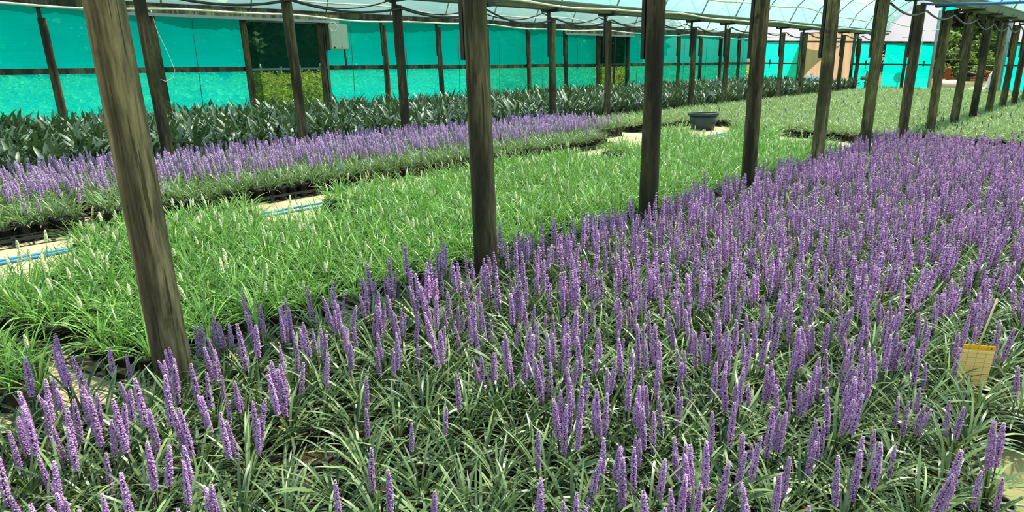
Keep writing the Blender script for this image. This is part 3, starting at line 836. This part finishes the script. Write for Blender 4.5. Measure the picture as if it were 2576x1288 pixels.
populate(GRN, pg, 290, 10, lab_g, 'plant', lambda x, y, r: r.choice((0, 0, 0, 1, 1)), lambda x, y, r: r.randrange(10), r_, 'white_lilyturf_mass', 'mass of bright green lilyturf filling the far part of its bed')
for (x, y) in ((-7.05, 1.50), (-7.18, 1.66), (-7.0, 1.72)):
    plant(GRN, x, y, 'green lilyturf in a black pot standing on the path over the blue hose', 'plant', 'green pots on the hose path', 0, r_, .8)

# ---- lilac strip
r_ = random.Random(8)
def ok_l(x, y):
    if not clear_of_posts(x, y, .13): return False
    if 1.28 < y < 1.42 and x > -8.4: return False
    if y < 1.3 and x > -7.5: return False
    if y >= 1.3 and x > -7.64: return False
    return y < (10.4 if x > -8.5 else 12.3) + .15 * sin(x * 9)
pl = grid(-10.35, -7.56, -.4, 12.5, .148, .012, ok_l, r_)
def lab_l(x, y, k, det):
    i = min(5, max(0, round((y - 2.93) / STEP)))
    f = 'front pots by hose path' if x > -8.2 else 'back against the clivias' if x < -9.4 else 'mid strip'
    sp_ = ('no spike' if k == 0 else f'{NUM[k]} lilac spike' + ('s' if k > 1 else '')) if det else 'narrow arching leaves'
    return f'lilyturf with {sp_}, {f}, {ORD[i]} post of clivia row', f'lilac lilyturfs {f}, {ORD[i]} clivia row post, {sp_}'
def nsp_l(x, y, r):
    if x > -8.15: return r.choice((0, 0, 0, 0, 1))
    return r.choice((1, 2, 2, 3, 4)) if x < -8.4 else r.choice((0, 1, 2, 2))
def var_l(x, y, r):
    if x > -8.15 or y > 11.6: return r.choice((6, 7, 8, 9))
    return r.randrange(6)
populate(LIL, pl, 230, 70, lab_l, 'plant', nsp_l, var_l, r_, 'lilac_lilyturf_mass', 'mass of lilac lilyturf filling the rest of the strip bed')

# ---- striped lilyturf beds far back
r_ = random.Random(9)
def ok_s(x, y):
    if not clear_of_posts(x, y, .13): return False
    if x < -8.55: lim = 12.75
    elif x < -7.15: lim = 15.5
    elif x < -4.3: lim = 14.6
    elif x < -3.5: lim = 15.0
    else: lim = 15.6
    if y < lim: return False
    if abs(y - 19.4 - .3 * x * .2) < .16 and -7.6 < x < -4.6: return False
    if abs(x + 8.5) < .12 and 17 < y < 24: return False
    if abs(y - 26.0) < .14 and x < -5.6: return False
    if (x + 7.9) ** 2 + (y - 14.63) ** 2 < .5: return False
    return y < YE - .7 and r_.random() > .10
ps = grid(-10.05, -1.0, 12.5, YE - .6, .165, .03, ok_s, r_)
def lab_s(x, y, k, det):
    where = 'beside the big empty tub' if (x + 7.9) ** 2 + (y - 14.6) ** 2 < 2.2 else 'behind the violet bed' if x > -3.4 else 'behind the green bed' if x > -7.2 else 'at the end of the lilac strip'
    d_ = 'in the front rows' if y < 15.6 else 'further back'
    return f'low striped yellow and green lilyturf {where}, {d_}', f'striped lilyturfs {where} {d_}'
populate(STR, ps, 0, 300, lab_s, 'plant', lambda x, y, r: 0, lambda x, y, r: r.choice((0, 1, 2, 4, 5, 6, 7, 8, 9)) if r.random() < (.85 if x > -4 else .95) else 3, r_, 'striped_lilyturf_mass', 'mass of striped lilyturf covering the far beds')
x, y = -7.15, 15.1
plant(STR, x, y, 'striped lilyturf alone in a black pot on the path beside the tub', 'plant', 'single striped lilyturf', 0, r_, 1.1)

# ---- clivias
r_ = random.Random(11)
LEAFV = []
for i in range(9):
    mb = MB(); leaf(mb, 0, r_.uniform(.44, .60), r_.uniform(.045, .058), r_.uniform(.85, 1.4), r_.uniform(-.35, .85), 7, (0, 0, 0), min(1, max(0, r_.gauss(.42, .28))), 0, .18, 1.25, r_.uniform(-.5, .5), r_.uniform(-.35, .35))
    LEAFV.append(mb)
LEAFM = [b_.mesh('strap_leaf', [M['clivia_leaf']]) for b_ in LEAFV]
CPOT = pot_mb(.11, .17); CPM = CPOT.mesh('pot', [M['pot'], M['soil']])
CW = []
for v in range(8):
    mb = MB(); mb.join(CPOT, Matrix.Identity(4), 0)
    for k in range(13):
        mb.join(LEAFV[r_.randrange(9)], Matrix.Translation((0, 0, .15)) @ Matrix.Rotation(r_.uniform(0, 6.28), 4, 'Z') @ Matrix.Translation((.02, 0, 0)) @ Matrix.Scale(r_.uniform(.8, 1.12), 4), 2)
    CW.append(mb.mesh('clivia', [M['pot'], M['soil'], M['clivia_leaf']]))
def ok_c(x, y): return clear_of_posts(x, y, .16) and y < YE - .6 - (1.6 if x > -11 else 0)
pc = grid(-16.3, -10.46, 0, YE - .4, .33, .06, ok_c, r_)
cobj = []
pot0 = bpy.data.objects.new('pot', CPM); leaf0 = [bpy.data.objects.new('strap_leaf', q) for q in LEAFM]
def lab_c(x, y):
    i = min(15, max(0, round((y - 2.93) / STEP)))
    f = 'front' if x > -11.6 else 'back' if x < -14.5 else 'middle'
    return f'dark strap leaved clivia in the {f} of its bed, level with {ORD[i]} clivia row post', f'clivias {f} of bed, {ORD[i]} clivia row post'
for i, (x, y) in enumerate(pc[:300]):
    l_, g_ = lab_c(x, y); s = r_.uniform(.88, 1.18)
    if i < 130:
        t = thing('clivia', l_, 'plant', (x, y, G(x)), r_.uniform(0, 6.28), g_); t.scale = (s, s, s)
        a = pot0.copy(); COL.objects.link(a); a.parent = t
        for k in range(13):
            c = r_.choice(leaf0).copy(); COL.objects.link(c); c.parent = t
            c.matrix_local = Matrix.Translation((0, 0, .15)) @ Matrix.Rotation(r_.uniform(0, 6.28), 4, 'Z') @ Matrix.Translation((.02, 0, 0)) @ Matrix.Scale(r_.uniform(.8, 1.12), 4)
    else:
        t = thing('clivia', l_, 'plant', (x, y, G(x)), r_.uniform(0, 6.28), g_, CW[i % 8]); t.scale = (s, s, s); cobj.append(t)
gn_scatter('clivia_mass', [((x, y, G(x)), (0, 0, r_.uniform(0, 6.28)), r_.uniform(.88, 1.15), r_.randrange(8)) for x, y in pc[300:]], cobj[:8], label='mass of dark clivias filling the rest of the bed by the net wall', category='plants')
# a lone orange clivia flower head
mb = MB()
for k in range(16):
    a = k * 2.4; e = .3 + 1.2 * (k / 16); leaf(mb, a, .09, .035, e, e - .4, 4, (0, 0, .38), .5, 0)
mb.tube([(0, 0, 0), (0, .01, .2), (0, 0, .38)], .008, 6, 1)
thing('clivia_flower', 'single orange clivia flower head before the far screened door', 'flower', (-15.9, 22.3, G(-15.9) + .42), 0, None, mb.mesh('clivia_flower', [M['orange'], M['green_stem']]))

for i, (x, y) in enumerate(((-2.30, .86), (-2.14, .90), (-2.27, 1.02), (-2.12, 1.06))):
    t = thing('plant_pot', f'black pot with bare soil in the gap of the violet bed, {ORD[i]} of four', 'pot', (x, y, G(x)), 0, 'bare pots in the violet bed')
    obj('pot_body', VIO.pot, t)
# ------------------------------------------------------------------ trays, tub, hoses, card, tags
def tray_parts(L, Wd, nx, ny):
    rim = MB(); z = .075
    for s in (-1, 1): rim.box((s * Wd / 2, 0, z), (.016, L, .028)); rim.box((0, s * L / 2, z), (Wd, .016, .028))
    for k in range(1, ny): rim.box((0, -L / 2 + L * k / ny, z + .004), (Wd, .012, .012))
    for k in range(1, nx): rim.box((-Wd / 2 + Wd * k / nx, 0, z + .004), (.012, L, .012))
    base = MB()
    for k in range(nx + 1): base.box((-Wd / 2 + Wd * k / nx, 0, .004), (.012, L, .006))
    for k in range(ny + 1): base.box((0, -L / 2 + L * k / ny, .004), (Wd, .012, .006))
    leg = MB(); leg.box((0, 0, .036), (.03, .03, .07)); leg.box((0, 0, .068), (.036, .036, .012))
    return rim.mesh('tray_rim', [M['tray']]), base.mesh('tray_base', [M['tray']]), leg.mesh('tray_leg', [M['tray']])
TL, TW = .60, .30
TR = tray_parts(TL, TW, 2, 4)
def tray(x, y, rz_, label):
    t = thing('pot_tray', label, 'tray', (x, y, G(x)), rz_, 'black carrying trays under the pots')
    t.rotation_euler = (0, K, rz_)
    obj('tray_rim', TR[0], t); obj('tray_base', TR[1], t)
    for sx in (-1, 1):
        for k in range(3): obj('tray_leg', TR[2], t, (sx * TW / 2, -TL / 2 + TL * k / 2, 0))
    return t
seq = ['nearest the cut edge of the lilac strip', 'second along the lilac strip edge', 'third along the lilac strip edge', 'fourth along the lilac strip edge', 'fifth along the lilac strip edge', 'sixth along the lilac strip edge', 'seventh along the lilac strip edge']
for i, y in enumerate((.36, .97, 1.75, 2.36, 2.97, 3.58, 4.19)):
    tray(-7.62 - (0.0 if y < 1.3 else .12), y, 0, f'black plastic pot tray {seq[i]}')
for i, y in enumerate((8.9, 9.52, 10.14)): tray(-7.76, y, 0, f'black plastic pot tray at the far corner of the strip, {("inner", "middle", "outer")[i]} one')
a = math.atan(.36)
for i, x in enumerate((-3.98, -4.55, -5.12)): tray(x, yfront(x) + .16, pi / 2 + a, f'black pot tray at the cut front of the green bed, {ORD[i]} from the thick post')
for i, x in enumerate((-6.8, -6.18, -5.56, -4.94)): tray(x, 14.75, pi / 2, f'black pot tray under striped lilyturf behind the green bed, {ORD[i]} from the tub')
for i, x in enumerate((-10.0, -9.4, -8.8)): tray(x, 12.95, pi / 2, f'black pot tray under striped lilyturf behind the lilac strip, {ORD[i]} from the clivias')

t = thing('plant_tub', 'large empty dark grey plastic tub standing on the path', 'tub', (-7.92, 14.63, G(-7.92)))
mb = MB(); mb.lathe([(.0, .004), (.27, .004), (.285, .02), (.345, .36), (.33, .36), (.26, .05), (0, .05)], 32); obj('tub_body', mb.mesh('tub_body', [M['tub']]), t)
mb = MB(); mb.lathe([(.34, .35), (.372, .35), (.38, .362), (.38, .40), (.37, .412), (.345, .412), (.335, .40), (.33, .35)], 32); obj('tub_rim', mb.mesh('tub_rim', [M['tub']]), t)

def hose(x, amp, ph, label):
    pts = []
    y = -.3
    while y < 16.4: pts.append((x + amp * sin(y * 1.3 + ph), y, G(x) + .016)); y += .12
    pipe('water_hose', label, 'hose', pts, .0145, M['hose'], pts[20::30], 'hose_joiner')
hose(-7.05, .05, .4, 'blue water hose lying on the sandy path beside the lilac strip')
hose(-6.93, .04, 2.0, 'second blue hose on the sandy path, along the green bed')

cx, cyy = -.40, 3.62
t = thing('sticky_trap', 'yellow gridded sticky insect card on a thin cane among violet lilyturfs', 'insect trap', (cx, cyy, G(cx) + .18))
t.rotation_euler = (.0, .05, YAW - .15)
mb = MB(); mb.box((0, 0, .11), (.148, .003, .22)); obj('card', mb.mesh('card', [M['card']]), t)
mb = MB(); mb.tube([(.055, -.004, .208), (.055, .004, .208)], .004, 8); obj('eyelet', mb.mesh('eyelet', [M['dark_frame']]), t)
mb = MB(); mb.tube([(-.03, .006, -.2), (-.012, .008, .12), (.04, .03, .46)], .0042, 6); obj('cane', mb.mesh('cane', [M['straw']]), t)

def tag(x, y, z, label, mat):
    t = thing('plant_label', label, 'plant label', (x, y, G(x) + z), YAW); t.rotation_euler = (-.3, .1, YAW)
    mb = MB(); mb.box((0, 0, .2), (.05, .002, .07)); obj('label_plate', mb.mesh('label_plate', [mat]), t)
    mb = MB(); mb.box((0, 0, .08), (.012, .002, .18)); obj('label_stake', mb.mesh('label_stake', [mat]), t)
tag(-7.75, 4.3, .12, 'small grey plant label at the front edge of the lilac strip', M['galv'])
tag(-5.6, 22.0, .16, 'small pale plant label among the far striped lilyturf', M['white_wire'])

# dry fallen leaves caught on the foliage of the violet bed
DL = []
for i in range(4):
    mb = MB(); leaf(mb, 0, .08, .012, .2, -.3, 4, (0, 0, 0), .6, 0); DL.append(mb.mesh('dry_leaf', [M['dry_leaf']]))
for i, (x, y) in enumerate(((-2.45, .95), (-1.35, 1.55), (-.95, 2.6), (-2.95, 1.0))):
    thing('dry_leaf', f'small tan dry leaf lying on the violet lilyturf foliage, {ORD[i]} from the thick post', 'leaf', (x, y, G(x) + .22), i * 1.3, 'dry leaves on the violet bed', DL[i])

# ------------------------------------------------------------------ far end: valve, tarp, things outside the opening
t = thing('standpipe_valve', 'weathered standpipe with a hand wheel valve at the clivia bed end', 'valve', (-10.05, 34.2, G(-10.05)))
mb = MB(); mb.lathe([(.07, 0), (.07, .5), (.1, .52), (.1, .58), (.06, .6), (.06, .72)], 12); obj('riser', mb.mesh('riser', [M['bronze']]), t)
mb = MB(); mb.lathe([(.0, .62), (.1, .66), (.12, .74), (.08, .82), (.05, .9), (.05, .98), (.02, 1.0), (.02, 1.1)], 12); mb.tube([(-.24, 0, .74), (-.1, 0, .74), (.1, 0, .74), (.24, 0, .74)], [.1, .07, .07, .1], 10); obj('valve_body', mb.mesh('valve_body', [M['bronze']]), t)
mb = MB(); mb.tube([(.17 * cos(k * pi / 9), .17 * sin(k * pi / 9), 1.08) for k in range(19)], .024, 6); mb.box((0, 0, 1.08), (.32, .03, .02)); mb.box((0, 0, 1.08), (.03, .32, .02)); obj('hand_wheel', mb.mesh('hand_wheel', [M['bronze']]), t)

t = thing('tarp_curtain', 'beige tarpaulin hanging across the end wall doorway', 'tarpaulin', (0, YE + .12, 0))
mb = MB(); vs = []; fs = []; n_ = 40
for i in range(n_ + 1):
    x = TA[0] + .1 + (TA[1] - TA[0] - .15) * i / n_
    for j in range(9):
        z = .5 + 2.85 * j / 8; vs.append((x, .09 * sin(x * 6.3) * (1 - j / 11) + .04 * sin(x * 13 + z), z))
for i in range(n_):
    for j in range(8): q = i * 9 + j; fs.append((q, q + 1, q + 10, q + 9))
mb.add(vs, fs, 0, .5, None, True); obj('tarp_sheet', mb.mesh('tarp_sheet', [M['tarp']]), t)
mb = MB(); mb.tube([(TA[0], 0, 3.36), (TA[1], 0, 3.36)], .04, 8); obj('tarp_pole', mb.mesh('tarp_pole', [M['galv']]), t)
t = thing('net_drape', 'loose grey green net draped to the side of the beige tarpaulin', 'net', (0, YE - .15, 0))
mb = MB(); vs = []; fs = []
for i in range(17):
    u = i / 16
    for j in range(9):
        v = j / 8; x = -14.45 - .7 * (1 - v) * (1 - u) + u * (2.3 * v ** 1.5 + .1); z = .45 + v * 2.3 - .35 * sin(pi * u) * v; vs.append((x, .06 * sin(u * 20 + v), z))
for i in range(16):
    for j in range(8): q = i * 9 + j; fs.append((q, q + 1, q + 10, q + 9))
mb.add(vs, fs, 0, .5, None, True); obj('drape_sheet', mb.mesh('drape_sheet', [M['drape_net']]), t)
def lumpy(name, label, cat, loc, sc, mat, seed, rot=0, nz=9, nn=18):
    r2 = random.Random(seed); mb = MB(); vs = []; fs = []; ph = [r2.uniform(0, 6) for _ in range(4)]
    for j in range(nz + 1):
        v = j / nz; rr = (1 - (2 * v - 1) ** 4) ** .5 if 0 < j < nz else .05
        for k in range(nn):
            a = 2 * pi * k / nn; q = rr * (1 + .1 * sin(3 * a + ph[0] + v * 3) + .07 * sin(5 * a + ph[1] - v * 5))
            vs.append((sc[0] * q * cos(a), sc[1] * q * sin(a), sc[2] * v))
    for j in range(nz):
        for k in range(nn): q = (k + 1) % nn; fs.append((j * nn + k, j * nn + q, (j + 1) * nn + q, (j + 1) * nn + k))
    mb.add(vs, fs, 0, .5, None, True)
    t = thing(name, label, cat, loc, rot); obj('bag_body', mb.mesh('bag_body', [mat]), t)
    mb = MB(); mb.lathe([(.03, 0), (.05, .03), (.09, .12), (.03, .13)], 9, 0, .5, True, (0, 0, sc[2] - .03)); obj('bag_neck', mb.mesh('bag_neck', [mat]), t)
    return t
lumpy('plastic_sack', 'clear pale sack slumped at the foot of the beige tarpaulin', 'sack', (-13.5, YE - .35, G(-13.5)), (.55, .2, .75), M['bag'], 2)
gx = lambda x, y: G(x) + (y - YE) * .02
lumpy('bulk_bag', 'tall white bulk bag leaning at the side of the end opening', 'bag', (-5.72, 38.4, .1), (.3, .25, 1.15), M['bag'], 5).rotation_euler[1] = .16
lumpy('plastic_sack', 'low white sack lying outside by the tall bulk bag', 'sack', (-6.25, 38.3, .05), (.36, .3, .40), M['bag'], 8)
t = thing('fabric_roll', 'pinkish rolled fabric lying outside the end opening', 'roll', (-8.0, 38.9, -.02), .1)
mb = MB(); mb.tube([(-.1, 0, .40), (.75, 0, .40)], .38, 20); obj('roll_body', mb.mesh('roll_body', [M['roll']]), t)
mb = MB(); mb.tube([(.75, 0, .40), (.78, 0, .40)], .1, 12); obj('roll_core', mb.mesh('roll_core', [M['rust_dark']]), t)
t = thing('timber_plank', 'pale plank lying outside between the roll and the white sacks', 'plank', (-6.5, 39.2, .22))
mb = MB(); mb.box((0, 0, .05), (2.1, .3, .22)); mb.box((0, -.02, -.1), (2.3, .2, .1), 1); obj('plank_board', mb.mesh('plank_board', [M['roll'], M['rust_dark']]), t)
t = thing('farm_implement', 'orange steel farm implement parked outside the end opening', 'machine', (-8.35, 42.0, .04))
mb = MB(); mb.box((.95, 0, .72), (1.9, .18, .10)); mb.box((.95, .25, .60), (1.9, .12, .10)); obj('main_beam', mb.mesh('main_beam', [M['rust']]), t)
mb = MB(); mb.box((.05, 0, 1.0), (.26, .1, .5), 0, (0, .12, 0)); mb.tube([(-.06, 0, 1.24), (.14, 0, 1.27)], .04, 8); obj('mast', mb.mesh('mast', [M['rust']]), t)
mb = MB(); mb.tube([(.5, -.05, .8), (1.0, -.05, 1.0), (1.5, -.05, .85)], .08, 10); mb.box((.8, -.05, .66), (.6, .2, .22)); obj('cylinder_ram', mb.mesh('cylinder_ram', [M['rust_dark']]), t)
for x in (.1, 1.85):
    mb = MB(); mb.box((x, 0, .34), (.12, .12, .7)); mb.box((x, 0, .03), (.3, .3, .04)); obj('support_leg', mb.mesh('support_leg', [M['rust']]), t)
mb = MB(); mb.tube([(1.8, 0, .6), (1.95, 0, 1.1)], .04, 8); mb.tube([(1.6, 0, .95), (1.95, 0, 1.05)], .03, 8); obj('hitch_arm', mb.mesh('hitch_arm', [M['rust']]), t)
mb = MB(); mb.lathe([(0, -.02), (.2, -.02), (.21, .0), (.19, .02), (0, .025)], 20)
t = thing('round_dish', 'round cream dish seen through the end wall net', 'dish', (-9.35, 37.4, 2.0)); q = obj('dish_face', mb.mesh('dish_face', [M['enamel']]), t, None, (pi / 2, 0, 0))
mb = MB(); mb.tube([(0, .03, .5 * 0 - 1.62), (0, .03, 0)], .03, 8); obj('dish_pole', mb.mesh('dish_pole', [M['galv']]), t)
pipe('pvc_loop', 'thin white pipe frame hanging in front of the end net by the opening', 'pipe', [(-9.4, YE - .3, 2.86), (-8.5, YE - .3, 2.84), (-8.55, YE - .3, 1.25), (-8.95, YE - .3, 1.25), (-8.9, YE - .3, 2.5)], .016, M['white_wire'])
pipe('pvc_loop', 'thin white pipe frame hanging before the end net near the clivias', 'pipe', [(-16.3, YE - .35, 3.22), (-15.3, YE - .35, 3.2), (-15.35, YE - .35, 1.32), (-16.6, YE - .35, 1.36)], .016, M['white_wire'])
# wire fence behind the opening
t = thing('wire_fence', 'strained wire fence crossing the bank outside the end opening', 'fence', (-7, 43.4, .1))
for z in (.95, 1.3, 1.65, 2.0): 
    mb = MB(); mb.tube([(-4, 0, z), (0, .0, z - .02), (4, 0, z)], .008, 4); obj('fence_wire', mb.mesh('fence_wire', [M['galv']]), t)
for x in (-3.8, 0, 3.8):
    mb = MB(); mb.tube([(x, 0, -.2), (x, 0, 2.15)], .05, 8); obj('fence_post', mb.mesh('fence_post', [M['bark']]), t)

# ------------------------------------------------------------------ vegetation outside
def bush_mb(r2, blobs, nq, size, mat_tint=(.45, .28), zsq=.8):
    mb = MB()
    for i in range(nq):
        c, rad = blobs[r2.randrange(len(blobs))]
        d_ = Vector((r2.gauss(0, 1), r2.gauss(0, 1), r2.gauss(0, 1) * zsq)).normalized() * rad * (r2.random() ** .35)
        p = Vector(c) + d_; s = size * r2.uniform(.6, 1.3)
        a = Vector((r2.gauss(0, 1), r2.gauss(0, 1), r2.gauss(0, 1) * .5)).normalized(); b_ = a.orthogonal().normalized(); b_ = (b_ + a.cross(b_) * r2.uniform(-1, 1)).normalized()
        mb.add([tuple(p - a * s), tuple(p + b_ * s * .45), tuple(p + a * s), tuple(p - b_ * s * .45)], [(0, 1, 2, 3)], 0, min(1, max(0, r2.gauss(*mat_tint))))
    return mb
r2 = random.Random(31)
SHR = []
for v in range(4):
    bl = [((r2.uniform(-.35, .35), r2.uniform(-.35, .35), r2.uniform(.25, .65)), r2.uniform(.25, .4)) for _ in range(5)]
    mb = bush_mb(r2, bl, 420, .075); SHR.append(mb)
def tree_meshes(Hh, n_blob, nq, size, mat, spread, lo=.3):
    bl = [((r2.uniform(-spread, spread), r2.uniform(-spread, spread), Hh * r2.uniform(lo, .95)), spread * r2.uniform(.35, .6)) for _ in range(n_blob)]
    f = bush_mb(r2, bl, nq, size).mesh('crown', [M[mat]])
    mb = MB(); mb.tube([(0, 0, -.2), (.1, 0, Hh * .3), (-.05, .1, Hh * .6), (0, 0, Hh * .85)], [Hh * .028, Hh * .022, Hh * .014, .02], 8)
    for c, rad in bl[:6]: mb.tube([(0, .05, c[2] * .6), tuple(Vector(c) * .55 + Vector((0, 0, c[2] * .3))), c], [Hh * .012, Hh * .008, .015], 6)
    return f, mb.mesh('trunk', [M['bark']])
TREES = [tree_meshes(9, 22, 3600, .36, 'tree_dark', 2.8, .08), tree_meshes(8, 20, 3600, .34, 'tree_dark', 2.6, .08), tree_meshes(8, 20, 3600, .24, 'tree_olive', 2.5, .12), tree_meshes(4.5, 10, 2000, .16, 'bush_green', 1.6), tree_meshes(2.2, 8, 1400, .11, 'bush_green', 1.0)]
def tree(v, x, y, z, s, name, label, grp):
    t = thing(name, label, 'tree' if v < 4 else 'bush', (x, y, z), r2.uniform(0, 6.28), grp); t.scale = (s, s, s)
    q = obj('crown', TREES[v][0], t); q['kind'] = 'stuff'; obj('trunk', TREES[v][1], t)
for i in range(34):
    y = 2 + i * 2.0 + r2.uniform(-.5, .5); x = -44 + r2.uniform(-1, 1) - 4 * (i % 2)
    tree(r2.choice((0, 1)), x, y, G(x), r2.uniform(.95, 1.35), 'dark_tree', 'dark tree of the wood beyond the net wall field', 'trees of the wood behind the net wall')
for i, (x, y, z, s) in enumerate(((-10.5, 52, 1.2, 1.1), (-7.8, 54, 1.3, 1.25), (-5.2, 53, 1.2, 1.15), (-12.8, 55, 1.4, 1.2), (-2.5, 55, 1.2, 1.2), (-9.0, 58, 1.5, 1.4), (-5.5, 59, 1.5, 1.4))):
    tree(2, x, y, z, s, 'olive_tree', 'olive coloured tree on the bank seen through the end opening', 'trees on the bank')
for i, (x, y, z, s) in enumerate(((-9.5, 44.6, .2, 1.0), (-8.4, 45.0, .2, 1.05), (-7.3, 45.2, .2, .75), (-6.5, 44.8, .2, .8), (-5.6, 45.4, .3, .75), (-8.6, 47.5, .4, 1.35), (-10.4, 48.0, .5, 1.3), (-6.8, 48.5, .4, 1.2), (-5.0, 48.5, .4, 1.3), (-9.0, 43.6, .1, .6), (-7.9, 43.9, .1, .6), (-6.9, 43.7, .1, .55), (-6.2, 44.0, .1, .6), (-7.9, 46.2, .3, .9), (-5.9, 46.8, .3, .95))):
    tree(4, x, y, z, s, 'bank_bush', 'pale green bush on the bank behind the orange implement', 'bushes on the bank')
so_ = []
for v in range(4):
    x, y = (-19.6, -19.9, -20.3, -20.1)[v], (11.2, 11.9, 12.6, 13.3)[v]
    so_.append(thing('field_shrub', f'yellow green shrub outside, {ORD[v]} in line behind the larger screened door', 'shrub', (x, y, G(x)), 0, 'shrubs of the field', SHR[v].mesh('field_shrub', [M['bush_yellow']])))
pts = []
for i in range(1500):
    x = r2.uniform(-36, -18.9); y = r2.uniform(0, 52)
    if r2.random() < .12: continue
    pts.append(((x, y, G(x) - .08), (0, 0, r2.uniform(0, 6.28)), r2.uniform(.6, 1.25), r2.randrange(4)))
gn_scatter('field_undergrowth', pts, so_, label='yellow green shrubs covering the field outside the net wall', category='undergrowth')
for i in range(12):
    y = 13.5 + i * 1.25 + r2.uniform(-.1, .1); mb = MB(); mb.tube([(0, 0, 0), (.02, 0, 1.0 + r2.uniform(0, .4))], [.07, .06], 8)
    mb.tube([(.02, 0, .98), (.02, 0, 1.02 + .1)], .085, 8)
    thing('field_pole', f'grey fence pole outside at the wood edge, {ORD[i]} in its row', 'pole', (-36.5, y, G(-36.5)), 0, 'poles at the edge of the wood', mb.mesh('field_pole', [M['galv']]))
t = thing('ground_cover', 'long white plastic ground cover outside along the net wall', 'plastic sheet', (-18.3, 6, G(-18.3)))
mb = MB(); vs = []; fs = []
for i in range(61):
    y = -8 + 18 * i / 60
    for j, (xx, zz) in enumerate(((-.5, 0), (-.42, .16), (0, .22), (.42, .16), (.5, 0))): vs.append((xx, y, zz * (1 + .15 * sin(y * 4))))
for i in range(60):
    for j in range(4): q = i * 5 + j; fs.append((q, q + 1, q + 6, q + 5))
mb.add(vs, fs, 0, .5, None, True); obj('cover_sheet', mb.mesh('cover_sheet', [M['bag']]), t)
